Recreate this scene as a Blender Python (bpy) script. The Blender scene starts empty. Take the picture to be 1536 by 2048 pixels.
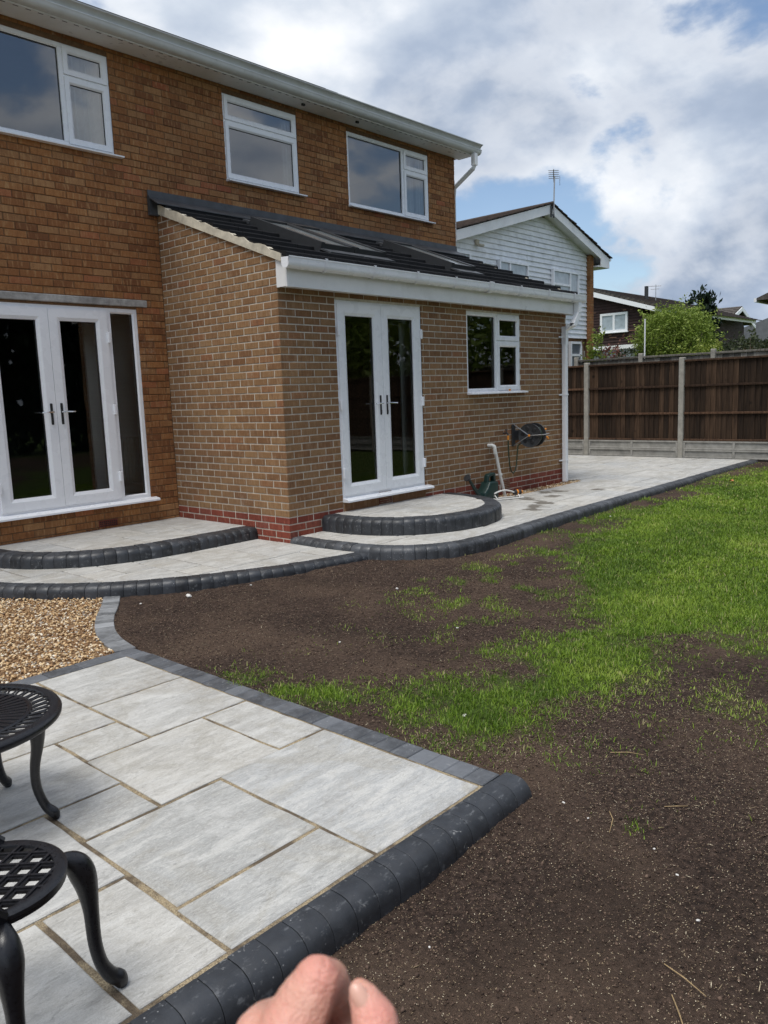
import bpy, bmesh, math, random
import numpy as np
from mathutils import Vector, Matrix
from mathutils.geometry import intersect_point_tri_2d
rnd = random.Random(7)
nrs = np.random.RandomState(5)
SC = bpy.context.scene
COL = SC.collection
PI = math.pi

# ------------------------------------------------------------------ camera, sky, sun, exposure
CAM = Vector((-5.3144, -6.1596, 1.466))
RIGHT = Vector((0.66938298, -0.74204436, -0.03600839))
UP = Vector((0.13249967, 0.07155265, 0.98859701))
FWD = Vector((0.73100634, 0.66652111, -0.14621676))
FPX = 1593.84
cd = bpy.data.cameras.new('camera')
cam = bpy.data.objects.new('camera', cd); COL.objects.link(cam)
cam.matrix_world = Matrix(((RIGHT.x, UP.x, -FWD.x, CAM.x), (RIGHT.y, UP.y, -FWD.y, CAM.y), (RIGHT.z, UP.z, -FWD.z, CAM.z), (0, 0, 0, 1)))
cd.sensor_fit = 'HORIZONTAL'; cd.sensor_width = 36.0; cd.lens = 36.0 * FPX / 1536
cd.clip_start = 0.02; cd.clip_end = 3000
cd.dof.use_dof = True; cd.dof.focus_distance = 5.5; cd.dof.aperture_fstop = 20
SC.camera = cam

SUN_EL, SUN_AZ = math.radians(69), math.radians(188)     # azimuth measured from +X towards +Y: high, from the left of the house
sun_dir = Vector((math.cos(SUN_EL) * math.cos(SUN_AZ), math.cos(SUN_EL) * math.sin(SUN_AZ), math.sin(SUN_EL)))
w = bpy.data.worlds.new('World'); SC.world = w; w.use_nodes = True
nt = w.node_tree; nt.nodes.clear()


def N(t, kind, **kw):
    n = t.nodes.new(kind)
    for k, v in kw.items():
        if k.startswith('i_'):
            n.inputs[k[2:].replace('_', ' ')].default_value = v
        else:
            setattr(n, k, v)
    return n


def mathn(t, op, a, b=None, c=None, clamp=False):
    n = t.nodes.new('ShaderNodeMath'); n.operation = op; n.use_clamp = clamp
    for i, x in enumerate((a, b, c)):
        if x is None: continue
        if isinstance(x, (int, float)): n.inputs[i].default_value = x
        else: t.links.new(x, n.inputs[i])
    return n.outputs[0]


def ramp(t, fac, stops, interp='LINEAR'):
    n = t.nodes.new('ShaderNodeValToRGB'); cr = n.color_ramp; cr.interpolation = interp
    while len(cr.elements) > 1: cr.elements.remove(cr.elements[-1])
    for i, (p, c) in enumerate(stops):
        e = cr.elements[0] if i == 0 else cr.elements.new(p)
        e.position = p; c = (c, c, c) if isinstance(c, (int, float)) else c
        e.color = (*c, 1)
    t.links.new(fac, n.inputs[0])
    return n.outputs[0]


def mixc(t, fac, a, b, mode='MIX'):
    n = t.nodes.new('ShaderNodeMix'); n.data_type = 'RGBA'; n.blend_type = mode
    for i, x in ((0, fac), (6, a), (7, b)):
        if isinstance(x, (int, float)): n.inputs[i].default_value = x
        elif isinstance(x, tuple): n.inputs[i].default_value = (*x, 1)
        else: t.links.new(x, n.inputs[i])
    return n.outputs[2]


SKY_A, SKY_B = (4.53, 17.51, 0.53), (10.45, 17.08, 1.22)


def build_sky():
    t = nt
    out = N(t, 'ShaderNodeOutputWorld')
    sky = N(t, 'ShaderNodeTexSky', sky_type='NISHITA', sun_disc=False)
    sky.sun_elevation = SUN_EL
    sky.sun_rotation = math.atan2(sun_dir.x, sun_dir.y)
    sky.air_density = 1.0; sky.dust_density = 0.6; sky.ozone_density = 1.5
    bg1 = N(t, 'ShaderNodeBackground', i_Strength=0.12); t.links.new(sky.outputs[0], bg1.inputs[0])
    tc = N(t, 'ShaderNodeTexCoord'); sp = N(t, 'ShaderNodeSeparateXYZ'); t.links.new(tc.outputs['Generated'], sp.inputs[0])
    cb = N(t, 'ShaderNodeCombineXYZ')
    zz = mathn(t, 'ADD', mathn(t, 'MULTIPLY', mathn(t, 'MAXIMUM', sp.outputs[2], 0.0), 0.75), 0.42)
    t.links.new(mathn(t, 'DIVIDE', sp.outputs[0], zz), cb.inputs[0]); t.links.new(mathn(t, 'DIVIDE', sp.outputs[1], zz), cb.inputs[1]); t.links.new(mathn(t, 'MULTIPLY', sp.outputs[2], 1.2), cb.inputs[2])
    def sky_noise(loc, sc, det, ro, di):
        mp = N(t, 'ShaderNodeMapping'); mp.inputs['Location'].default_value = loc; t.links.new(cb.outputs[0], mp.inputs[0])
        n = N(t, 'ShaderNodeTexNoise', i_Scale=sc, i_Detail=det, i_Roughness=ro, i_Distortion=di); t.links.new(mp.outputs[0], n.inputs['Vector']); return n.outputs[0]
    n1 = sky_noise(SKY_A, 2.1, 8, 0.55, 0.15)
    n2 = sky_noise(SKY_B, 2.6, 7, 0.50, 0.1)
    cover = ramp(t, n1, [(0.42, 0.05), (0.51, 1.0)], 'EASE')
    edge = ramp(t, n1, [(0.42, 0.0), (0.50, 0.35), (0.62, 0.0)], 'EASE')
    ccol = ramp(t, n2, [(0.30, (0.25, 0.32, 0.44)), (0.45, (0.37, 0.44, 0.56)), (0.55, (0.56, 0.62, 0.71)), (0.67, (0.93, 0.94, 0.96))])
    ccol = mixc(t, edge, ccol, (0.95, 0.95, 0.95))
    bg2 = N(t, 'ShaderNodeBackground', i_Strength=0.98); t.links.new(ccol, bg2.inputs[0])
    mx = N(t, 'ShaderNodeMixShader'); t.links.new(cover, mx.inputs[0]); t.links.new(bg1.outputs[0], mx.inputs[1]); t.links.new(bg2.outputs[0], mx.inputs[2])
    t.links.new(mx.outputs[0], out.inputs[0])


build_sky()
sl = bpy.data.lights.new('sun', 'SUN'); sl.energy = 2.7; sl.angle = math.radians(26); sl.color = (1.0, 0.965, 0.91)
so = bpy.data.objects.new('sun', sl); COL.objects.link(so)
so.rotation_euler = sun_dir.to_track_quat('Z', 'Y').to_euler()
SC.view_settings.view_transform = 'Standard'; SC.view_settings.look = 'None'
SC.view_settings.exposure = 0.28; SC.view_settings.gamma = 1.0; SC.view_settings.use_curve_mapping = False
SC.cycles.max_bounces = 8; SC.cycles.transparent_max_bounces = 12


# ------------------------------------------------------------------ materials
def new_mat(name):
    m = bpy.data.materials.new(name); m.use_nodes = True
    t = m.node_tree; b = t.nodes['Principled BSDF']
    return m, t, b


def noise(t, scale, detail=4, rough=0.55, vec=None, dist=0.0):
    n = N(t, 'ShaderNodeTexNoise', i_Scale=scale, i_Detail=detail, i_Roughness=rough, i_Distortion=dist)
    if vec is not None: t.links.new(vec, n.inputs['Vector'])
    return n.outputs[0]


def pos(t): return N(t, 'ShaderNodeNewGeometry').outputs['Position']


def bump(t, b, h, strength=0.3, dist=0.01):
    n = N(t, 'ShaderNodeBump', i_Strength=strength, i_Distance=dist); t.links.new(h, n.inputs['Height'])
    t.links.new(n.outputs[0], b.inputs['Normal'])


def simple(name, col, rough=0.5, var=0.12, scale=18, bmp=0.0, bscale=120, spec=0.5, metal=0.0, dirt=None):
    m, t, b = new_mat(name)
    p = pos(t)
    f = noise(t, scale, 5, 0.6, p)
    lo = tuple(c * (1 - var) for c in col); hi = tuple(min(1, c * (1 + var)) for c in col)
    c = ramp(t, f, [(0.3, lo), (0.7, hi)])
    if dirt:
        d = ramp(t, noise(t, 3.0, 6, 0.65, p), [(0.48, 0.0), (0.75, 0.6)])
        c = mixc(t, d, c, dirt)
    t.links.new(c, b.inputs['Base Color'])
    t.links.new(ramp(t, noise(t, scale * 2, 3, 0.5, p), [(0.3, max(0, rough - 0.08)), (0.7, min(1, rough + 0.08))]), b.inputs['Roughness'])
    b.inputs['Metallic'].default_value = metal; b.inputs['Specular IOR Level'].default_value = spec
    if bmp: bump(t, b, noise(t, bscale, 4, 0.6, p), bmp, 0.004)
    return m


def attr(t, name):
    return N(t, 'ShaderNodeAttribute', attribute_name=name).outputs['Fac']


def brick_mat(name, cols, smear, streak, bmp=0.5):
    m, t, b = new_mat(name)
    p = pos(t); r = attr(t, 'rnd')
    base = ramp(t, r, cols)
    sp = N(t, 'ShaderNodeSeparateXYZ'); t.links.new(p, sp.inputs[0])
    # vertical drag marks on rustic facing bricks
    cb = N(t, 'ShaderNodeCombineXYZ')
    hor = mathn(t, 'ADD', sp.outputs[0], sp.outputs[1])
    t.links.new(mathn(t, 'MULTIPLY', hor, 45.0), cb.inputs[0]); t.links.new(mathn(t, 'MULTIPLY', sp.outputs[2], 9.0), cb.inputs[1])
    t.links.new(mathn(t, 'MULTIPLY', r, 40.0), cb.inputs[2])
    s = noise(t, 1.0, 3, 0.5, cb.outputs[0])
    c = mixc(t, ramp(t, s, [(0.52, 0.0), (0.72, 0.8)]), base, streak)
    c = mixc(t, ramp(t, s, [(0.24, 0.55), (0.44, 0.0)]), c, smear)
    g = noise(t, 160, 4, 0.6, p)
    c = mixc(t, ramp(t, g, [(0.35, 0.35), (0.6, 0.0)]), c, tuple(x * 0.45 for x in smear))
    big = noise(t, 0.9, 6, 0.65, p)
    c = mixc(t, ramp(t, big, [(0.42, 0.0), (0.68, 0.42)]), c, smear)
    eff = mathn(t, 'MULTIPLY', ramp(t, noise(t, 2.1, 7, 0.7, p), [(0.60, 0.0), (0.74, 0.38)]), ramp(t, noise(t, 38, 4, 0.6, p), [(0.42, 0.0), (0.62, 1.0)]))
    c = mixc(t, eff, c, (0.52, 0.46, 0.38))
    t.links.new(c, b.inputs['Base Color']); b.inputs['Roughness'].default_value = 0.88; b.inputs['Specular IOR Level'].default_value = 0.3
    h = mathn(t, 'ADD', g, mathn(t, 'MULTIPLY', s, 0.9))
    bump(t, b, h, bmp, 0.006)
    return m


M = {}
M['brick'] = brick_mat('house_brick', [(0.0, (0.20, 0.080, 0.032)), (0.3, (0.335, 0.140, 0.050)), (0.6, (0.40, 0.178, 0.063)), (0.8, (0.33, 0.165, 0.07)), (0.94, (0.44, 0.228, 0.096)), (0.975, (0.40, 0.135, 0.058)), (1.0, (0.36, 0.105, 0.052))], (0.15, 0.062, 0.027), (0.50, 0.29, 0.13), 0.55)
M['ebrick'] = brick_mat('extension_brick', [(0.0, (0.215, 0.104, 0.045)), (0.35, (0.275, 0.150, 0.067)), (0.75, (0.325, 0.190, 0.088)), (0.95, (0.30, 0.155, 0.070)), (1.0, (0.29, 0.125, 0.058))], (0.13, 0.07, 0.04), (0.38, 0.25, 0.15), 0.55)
M['rbrick'] = brick_mat('engineering_brick', [(0.0, (0.20, 0.045, 0.028)), (0.5, (0.29, 0.068, 0.038)), (1.0, (0.24, 0.075, 0.05))], (0.09, 0.03, 0.025), (0.36, 0.12, 0.08), 0.9)
M['mortar'] = simple('brown_mortar', (0.17, 0.10, 0.055), 0.95, 0.3, 30, 0.5, 200, 0.2)
M['emortar'] = simple('grey_mortar', (0.57, 0.52, 0.44), 0.95, 0.2, 12, 0.5, 220, 0.2)
M['vmortar'] = simple('verge_mortar', (0.55, 0.50, 0.40), 0.95, 0.25, 9, 0.8, 60, 0.2)
M['upvc'] = simple('white_upvc', (0.85, 0.86, 0.88), 0.28, 0.012, 3)
M['gutter'] = simple('grey_white_gutter', (0.60, 0.61, 0.60), 0.35, 0.05, 5, 0, 100, 0.5, 0, (0.45, 0.44, 0.42))
M['fascia'] = simple('white_fascia', (0.80, 0.80, 0.79), 0.35, 0.04, 4, 0, 100, 0.5, 0, (0.64, 0.63, 0.60))
M['seal'] = simple('black_gasket', (0.012, 0.012, 0.013), 0.6, 0.1)
M['chrome'] = simple('chrome', (0.75, 0.76, 0.78), 0.18, 0.03, 40, 0, 1, 0.5, 1.0)
M['tile'] = simple('dark_roof_tile', (0.011, 0.011, 0.012), 0.75, 0.35, 9, 0.4, 150, 0.2)
M['lead'] = simple('lead_flashing', (0.050, 0.053, 0.058), 0.5, 0.4, 8, 0.4, 18, 0.5)
M['velux'] = simple('dark_aluminium', (0.035, 0.037, 0.04), 0.38, 0.1, 20, 0, 1, 0.5)
M['black'] = simple('black_cast_metal', (0.010, 0.010, 0.012), 0.33, 0.3, 60, 0.12, 700, 0.5)
M['concrete'] = simple('concrete', (0.30, 0.29, 0.265), 0.92, 0.22, 9, 0.6, 130, 0.2, 0, (0.17, 0.165, 0.15))
M['lintel'] = simple('worn_concrete', (0.36, 0.35, 0.33), 0.92, 0.35, 14, 0.8, 60, 0.2, 0, (0.16, 0.15, 0.14))
M['post'] = simple('fence_post_concrete', (0.30, 0.285, 0.25), 0.9, 0.2, 11, 0.5, 140, 0.2)
M['green'] = simple('dark_green_plastic', (0.008, 0.030, 0.026), 0.42, 0.15, 20, 0, 1, 0.5)
M['dgrey'] = simple('dark_grey_plastic', (0.030, 0.031, 0.033), 0.42, 0.2, 30, 0, 1, 0.5)
M['orange'] = simple('orange_plastic', (0.75, 0.27, 0.03), 0.4, 0.1)
M['alu'] = simple('bare_aluminium', (0.40, 0.40, 0.40), 0.35, 0.1, 30, 0, 1, 0.5, 0.7)
M['pipe'] = simple('white_waste_pipe', (0.70, 0.69, 0.65), 0.4, 0.06, 12, 0, 1, 0.5, 0, (0.5, 0.48, 0.44))
M['hose'] = simple('green_hose', (0.022, 0.035, 0.018), 0.4, 0.1)
M['whitestone'] = simple('white_stone', (0.62, 0.60, 0.56), 0.7, 0.1, 90, 0.4, 200)
M['twig'] = simple('dry_twig', (0.34, 0.24, 0.12), 0.8, 0.25, 60)
M['curtain'] = simple('net_curtain', (0.88, 0.90, 0.90), 0.9, 0.08, 12)
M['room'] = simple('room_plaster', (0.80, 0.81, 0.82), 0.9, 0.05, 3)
M['roomdark'] = simple('room_plaster_shaded', (0.10, 0.10, 0.095), 0.9, 0.05, 3)  # low light of the ground-floor rooms put into the plaster colour
M['cabinet'] = simple('kitchen_unit', (0.80, 0.81, 0.78), 0.5, 0.05, 3)
M['bark'] = simple('bark', (0.12, 0.09, 0.065), 0.9, 0.3, 25, 0.8, 60)
M['wboard'] = simple('white_cladding', (0.82, 0.84, 0.86), 0.55, 0.08, 5, 0.15, 90, 0.4, 0, (0.50, 0.51, 0.50))
M['bboard'] = simple('dark_brown_cladding', (0.040, 0.020, 0.017), 0.7, 0.35, 8, 0.3, 60, 0.3)
M['otile'] = simple('weathered_roof_tile', (0.085, 0.075, 0.066), 0.9, 0.45, 6, 0.6, 60, 0.2)
M['otile2'] = simple('brown_roof_tile', (0.075, 0.058, 0.050), 0.9, 0.45, 6, 0.6, 60, 0.2)
M['far'] = simple('far_dark_glass', (0.16, 0.18, 0.20), 0.12, 0.1, 4)


def wood_mat(name, a, b_, c_):
    m, t, b = new_mat(name); p = pos(t)
    r = N(t, 'ShaderNodeObjectInfo').outputs['Random']
    sp = N(t, 'ShaderNodeSeparateXYZ'); t.links.new(p, sp.inputs[0]); cb = N(t, 'ShaderNodeCombineXYZ')
    t.links.new(mathn(t, 'MULTIPLY', sp.outputs[0], 26.0), cb.inputs[0]); t.links.new(mathn(t, 'MULTIPLY', sp.outputs[1], 26.0), cb.inputs[1])
    t.links.new(mathn(t, 'ADD', mathn(t, 'MULTIPLY', sp.outputs[2], 2.2), mathn(t, 'MULTIPLY', r, 30.0)), cb.inputs[2])
    g = noise(t, 1.0, 5, 0.6, cb.outputs[0], 0.6)
    c = ramp(t, g, [(0.28, a), (0.5, b_), (0.72, c_)])
    tint = ramp(t, r, [(0.0, 0.42), (0.7, 1.0), (1.0, 1.5)])
    c = mixc(t, 1.0, c, tint, 'MULTIPLY')
    # knots
    kn = N(t, 'ShaderNodeTexVoronoi', i_Scale=3.2); t.links.new(p, kn.inputs['Vector'])
    c = mixc(t, ramp(t, kn.outputs['Distance'], [(0.05, 0.85), (0.14, 0.0)]), c, tuple(x * 0.25 for x in a))
    t.links.new(c, b.inputs['Base Color']); b.inputs['Roughness'].default_value = 0.85; b.inputs['Specular IOR Level'].default_value = 0.25
    bump(t, b, g, 0.4, 0.005)
    return m


M['fence'] = wood_mat('dark_stained_boards', (0.018, 0.010, 0.006), (0.045, 0.026, 0.015), (0.080, 0.048, 0.029))
M['rail'] = wood_mat('stained_rail', (0.030, 0.015, 0.009), (0.070, 0.037, 0.021), (0.11, 0.062, 0.037))
M['oldwood'] = wood_mat('weathered_grey_boards', (0.10, 0.09, 0.075), (0.19, 0.175, 0.15), (0.27, 0.25, 0.22))


def slab_mat():
    m, t, b = new_mat('grey_sandstone')
    p = pos(t); oi = N(t, 'ShaderNodeObjectInfo').outputs['Random']
    cb = N(t, 'ShaderNodeCombineXYZ')
    t.links.new(mathn(t, 'MULTIPLY', oi, 37.0), cb.inputs[0]); t.links.new(mathn(t, 'MULTIPLY', oi, 71.0), cb.inputs[1]); t.links.new(mathn(t, 'MULTIPLY', oi, 13.0), cb.inputs[2])
    va = N(t, 'ShaderNodeVectorMath', operation='ADD'); t.links.new(p, va.inputs[0]); t.links.new(cb.outputs[0], va.inputs[1])
    mp = N(t, 'ShaderNodeMapping'); mp.inputs['Scale'].default_value = (1.6, 7.0, 1.0); t.links.new(va.outputs[0], mp.inputs[0])
    t.links.new(mathn(t, 'ROUND', mathn(t, 'MULTIPLY', oi, 1.0)), N(t, 'ShaderNodeMath').inputs[0])
    rot = N(t, 'ShaderNodeCombineXYZ'); t.links.new(mathn(t, 'ADD', mathn(t, 'MULTIPLY', mathn(t, 'GREATER_THAN', mathn(t, 'FRACT', mathn(t, 'MULTIPLY', oi, 7.31)), 0.5), 1.35), 0.15), rot.inputs[2])
    t.links.new(rot.outputs[0], mp.inputs['Rotation'])
    st = noise(t, 1.9, 10, 0.68, mp.outputs[0], 0.5)
    base = ramp(t, oi, [(0.0, (0.36, 0.36, 0.345)), (0.3, (0.45, 0.44, 0.41)), (0.55, (0.40, 0.405, 0.40)), (0.8, (0.485, 0.465, 0.42)), (1.0, (0.43, 0.425, 0.405))])
    c = mixc(t, ramp(t, st, [(0.36, 0.55), (0.50, 0.0)]), base, (0.315, 0.305, 0.28))
    c = mixc(t, ramp(t, st, [(0.51, 0.0), (0.57, 0.5), (0.72, 0.75)]), c, (0.575, 0.565, 0.53))
    blot = noise(t, 2.6, 9, 0.68, va.outputs[0], 0.9)
    c = mixc(t, ramp(t, blot, [(0.50, 0.0), (0.60, 0.6)]), c, (0.335, 0.315, 0.27))
    c = mixc(t, ramp(t, blot, [(0.36, 0.5), (0.44, 0.0)]), c, (0.55, 0.545, 0.52))
    vein = noise(t, 7.0, 9, 0.7, mp.outputs[0], 1.4)
    c = mixc(t, ramp(t, vein, [(0.48, 0.0), (0.50, 0.75), (0.52, 0.0)]), c, (0.62, 0.61, 0.58))
    c = mixc(t, ramp(t, vein, [(0.58, 0.0), (0.64, 0.45)]), c, (0.26, 0.25, 0.225))
    dk = noise(t, 15.0, 8, 0.7, mp.outputs[0], 1.0)
    c = mixc(t, mathn(t, 'MULTIPLY', ramp(t, dk, [(0.63, 0.0), (0.665, 0.7)]), ramp(t, noise(t, 4.0, 3, 0.5, va.outputs[0]), [(0.5, 0.0), (0.6, 1.0)])), c, (0.11, 0.10, 0.085))
    sp = N(t, 'ShaderNodeTexVoronoi', i_Scale=26.0); t.links.new(va.outputs[0], sp.inputs['Vector'])
    sm = mathn(t, 'MULTIPLY', ramp(t, sp.outputs['Distance'], [(0.035, 1.0), (0.075, 0.0)]), ramp(t, noise(t, 5, 3, 0.5, va.outputs[0]), [(0.55, 0.0), (0.62, 1.0)]))
    c = mixc(t, mathn(t, 'MULTIPLY', sm, 0.8), c, (0.09, 0.08, 0.07))
    c = mixc(t, ramp(t, noise(t, 210, 3, 0.6, p), [(0.4, 0.22), (0.6, 0.0)]), c, (0.25, 0.245, 0.23))
    c = mixc(t, mathn(t, 'MULTIPLY', ramp(t, noise(t, 1.1, 8, 0.7, p, 0.6), [(0.53, 0.0), (0.68, 0.5)]), ramp(t, noise(t, 26, 5, 0.7, p), [(0.40, 0.2), (0.60, 1.0)])), c, (0.27, 0.235, 0.185))
    t.links.new(c, b.inputs['Base Color'])
    t.links.new(ramp(t, st, [(0.3, 0.62), (0.7, 0.8)]), b.inputs['Roughness']); b.inputs['Specular IOR Level'].default_value = 0.35
    # riven layers
    lay = mathn(t, 'SNAP', noise(t, 2.2, 6, 0.55, mp.outputs[0], 0.6), 0.06)
    h = mathn(t, 'ADD', mathn(t, 'MULTIPLY', lay, 2.2), mathn(t, 'MULTIPLY', noise(t, 42, 5, 0.6, p), 0.35))
    bump(t, b, h, 0.9, 0.010)
    return m


M['slab'] = slab_mat()


def wet_slab_mat():
    """path slabs, with the damp trail where the sprinkler drained"""
    m = M['slab'].copy(); m.name = 'grey_sandstone_damp'
    t = m.node_tree; b = t.nodes['Principled BSDF']
    p = pos(t)
    src = b.inputs['Base Color'].links[0].from_socket
    pts = [(3.55, -0.62, .16), (3.95, -0.75, .14), (3.1, -1.0, .17), (2.85, -1.12, .13), (3.4, -0.93, .14), (4.5, -0.55, .13), (4.3, -0.42, .12), (4.9, -0.9, .1)]
    acc = None
    nz = noise(t, 5.0, 5, 0.6, p)
    for x, y, r in pts:
        d = N(t, 'ShaderNodeVectorMath', operation='DISTANCE'); t.links.new(p, d.inputs[0]); d.inputs[1].default_value = (x, y, 0.04)
        v = mathn(t, 'DIVIDE', d.outputs['Value'], r)
        acc = v if acc is None else mathn(t, 'MINIMUM', acc, v)
    v = mathn(t, 'ADD', acc, mathn(t, 'MULTIPLY', mathn(t, 'SUBTRACT', nz, 0.5), 3.2))
    f = ramp(t, v, [(0.6, 0.85), (1.05, 0.0)])
    t.links.new(mixc(t, f, src, (0.10, 0.085, 0.065)), b.inputs['Base Color'])
    return m


M['wetslab'] = wet_slab_mat()


def joint_mat():
    m, t, b = new_mat('buff_sand_joint'); p = pos(t)
    g = noise(t, 260, 3, 0.7, p); v = N(t, 'ShaderNodeTexVoronoi', i_Scale=190.0); t.links.new(p, v.inputs['Vector'])
    c = ramp(t, g, [(0.35, (0.15, 0.11, 0.065)), (0.62, (0.47, 0.38, 0.24))])
    c = mixc(t, ramp(t, noise(t, 7, 4, 0.6, p), [(0.47, 0.0), (0.60, 0.85)]), c, (0.085, 0.062, 0.042))
    t.links.new(c, b.inputs['Base Color']); b.inputs['Roughness'].default_value = 0.95
    bump(t, b, v.outputs['Distance'], 1.0, 0.005)
    return m


M['joint'] = joint_mat()


def kerb_mat(name, col, vr=1.0):
    m, t, b = new_mat(name); p = pos(t); oi = N(t, 'ShaderNodeObjectInfo').outputs['Random']
    tint = ramp(t, oi, [(0.0, tuple(c * (1 - .4 * vr) for c in col)), (0.6, col), (1.0, tuple(c * (1 + .7 * vr) for c in col))])
    c = mixc(t, ramp(t, noise(t, 14, 6, 0.65, p), [(0.42, 0.0), (0.72, 0.5)]), tint, tuple(c_ * 2.1 for c_ in col))
    sc = N(t, 'ShaderNodeMapping'); sc.inputs['Scale'].default_value = (18, 40, 22); sc.inputs['Rotation'].default_value = (0.3, 0.2, 0.9); t.links.new(p, sc.inputs[0])
    c = mixc(t, ramp(t, noise(t, 1.0, 6, 0.7, sc.outputs[0]), [(0.57, 0.0), (0.70, 0.42)]), c, (0.24, 0.25, 0.26))
    c = mixc(t, mathn(t, 'MULTIPLY', ramp(t, noise(t, 34, 6, 0.75, p, 1.0), [(0.60, 0.0), (0.68, 0.8)]), ramp(t, noise(t, 5.5, 3, 0.6, p), [(0.54, 0.0), (0.64, 1.0)])), c, (0.40, 0.40, 0.39))
    v = N(t, 'ShaderNodeTexVoronoi', i_Scale=60.0); t.links.new(p, v.inputs['Vector'])
    spk = mathn(t, 'MULTIPLY', ramp(t, v.outputs['Distance'], [(0.1, 1.0), (0.2, 0.0)]), ramp(t, noise(t, 9, 3, 0.6, p), [(0.56, 0.0), (0.64, 0.8)]))
    c = mixc(t, spk, c, (0.42, 0.42, 0.42))
    t.links.new(c, b.inputs['Base Color'])
    t.links.new(ramp(t, noise(t, 20, 4, 0.6, p), [(0.3, 0.36), (0.7, 0.62)]), b.inputs['Roughness'])
    bump(t, b, mathn(t, 'ADD', noise(t, 230, 4, 0.6, p), mathn(t, 'MULTIPLY', noise(t, 30, 3, 0.5, p), 0.8)), 0.35, 0.003)
    return m


M['kerb'] = kerb_mat('charcoal_kerb', (0.026, 0.0285, 0.033))
M['kerb3'] = kerb_mat('smooth_charcoal_bullnose', (0.025, 0.0275, 0.032), .25)
M['kerb2'] = kerb_mat('weathered_charcoal_kerb', (0.046, 0.049, 0.054))
M['edge'] = kerb_mat('charcoal_paver', (0.085, 0.090, 0.098))
M['edge2'] = kerb_mat('weathered_grey_paver', (0.17, 0.175, 0.18))


def soil_mat():
    m, t, b = new_mat('bare_soil'); p = pos(t)
    a = noise(t, 1.3, 6, 0.6, p); g = noise(t, 45, 6, 0.7, p)
    c = ramp(t, g, [(0.32, (0.020, 0.0132, 0.0105)), (0.5, (0.076, 0.050, 0.038)), (0.66, (0.158, 0.107, 0.081))])
    c = mixc(t, ramp(t, a, [(0.45, 0.0), (0.65, 0.6)]), c, (0.175, 0.118, 0.082))
    c = mixc(t, ramp(t, noise(t, 0.8, 5, 0.6, p), [(0.52, 0.0), (0.68, 0.5)]), c, (0.030, 0.021, 0.016))
    v = N(t, 'ShaderNodeTexVoronoi', i_Scale=70.0); t.links.new(p, v.inputs['Vector'])
    c = mixc(t, ramp(t, v.outputs['Distance'], [(0.06, 0.7), (0.16, 0.0)]), c, (0.16, 0.115, 0.08))
    gr = mathn(t, 'MULTIPLY', attr(t, 'lawn'), 1.0)
    c = mixc(t, mathn(t, 'MULTIPLY', gr, 0.85), c, (0.085, 0.145, 0.022))
    t.links.new(c, b.inputs['Base Color']); b.inputs['Roughness'].default_value = 0.95; b.inputs['Specular IOR Level'].default_value = 0.2
    bump(t, b, mathn(t, 'ADD', mathn(t, 'MULTIPLY', noise(t, 18, 6, 0.7, p), 1.0), mathn(t, 'MULTIPLY', g, 1.2)), 1.0, 0.045)
    return m


M['soil'] = soil_mat()


def attr_mat(name, stops, rough=0.85, trans=0.0, spec=0.3):
    m, t, b = new_mat(name)
    r = attr(t, 'rnd'); c = ramp(t, r, stops)
    t.links.new(c, b.inputs['Base Color']); b.inputs['Roughness'].default_value = rough; b.inputs['Specular IOR Level'].default_value = spec
    if trans:
        tr = N(t, 'ShaderNodeBsdfTranslucent'); t.links.new(c, tr.inputs[0])
        mx = N(t, 'ShaderNodeMixShader'); mx.inputs[0].default_value = trans
        o = t.nodes['Material Output']; t.links.new(b.outputs[0], mx.inputs[1]); t.links.new(tr.outputs[0], mx.inputs[2]); t.links.new(mx.outputs[0], o.inputs[0])
    return m


M['crumb'] = attr_mat('soil_crumbs', [(0.0, (0.026, 0.017, 0.013)), (0.6, (0.098, 0.064, 0.047)), (1.0, (0.20, 0.138, 0.100))], 0.95)
M['seed'] = attr_mat('pale_grass_seed', [(0.0, (0.17, 0.12, 0.07)), (0.6, (0.40, 0.31, 0.19)), (1.0, (0.68, 0.60, 0.44))], 0.7)
M['grass'] = attr_mat('grass_blades', [(0.0, (0.070, 0.135, 0.013)), (0.40, (0.175, 0.280, 0.026)), (0.75, (0.280, 0.390, 0.048)), (0.90, (0.40, 0.45, 0.105)), (1.0, (0.46, 0.39, 0.21))], 0.5, 0.35)
M['gravel'] = attr_mat('golden_gravel', [(0.0, (0.16, 0.085, 0.04)), (0.2, (0.33, 0.19, 0.09)), (0.5, (0.57, 0.39, 0.20)), (0.75, (0.70, 0.54, 0.33)), (0.9, (0.74, 0.68, 0.56)), (1.0, (0.22, 0.17, 0.14))], 0.75)
M['gravelbed'] = simple('gravel_bed', (0.20, 0.12, 0.06), 0.95, 0.4, 60, 0.8, 90)


def leafmat(name, a, b_, c_):
    return attr_mat(name, [(0.0, a), (0.55, b_), (1.0, c_)], 0.55, 0.35)


M['leaf'] = leafmat('willow_leaves', (0.095, 0.150, 0.018), (0.215, 0.300, 0.048), (0.34, 0.40, 0.10))
M['leafd'] = leafmat('dark_leaves', (0.018, 0.026, 0.012), (0.045, 0.060, 0.026), (0.085, 0.10, 0.045))
M['leafy'] = leafmat('yellow_green_leaves', (0.10, 0.15, 0.02), (0.21, 0.27, 0.04), (0.34, 0.38, 0.09))
M['leafr'] = leafmat('reddish_leaves', (0.09, 0.035, 0.03), (0.20, 0.08, 0.065), (0.28, 0.15, 0.11))
M['conifer'] = leafmat('conifer_needles', (0.006, 0.013, 0.008), (0.014, 0.030, 0.016), (0.03, 0.055, 0.026))


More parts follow.
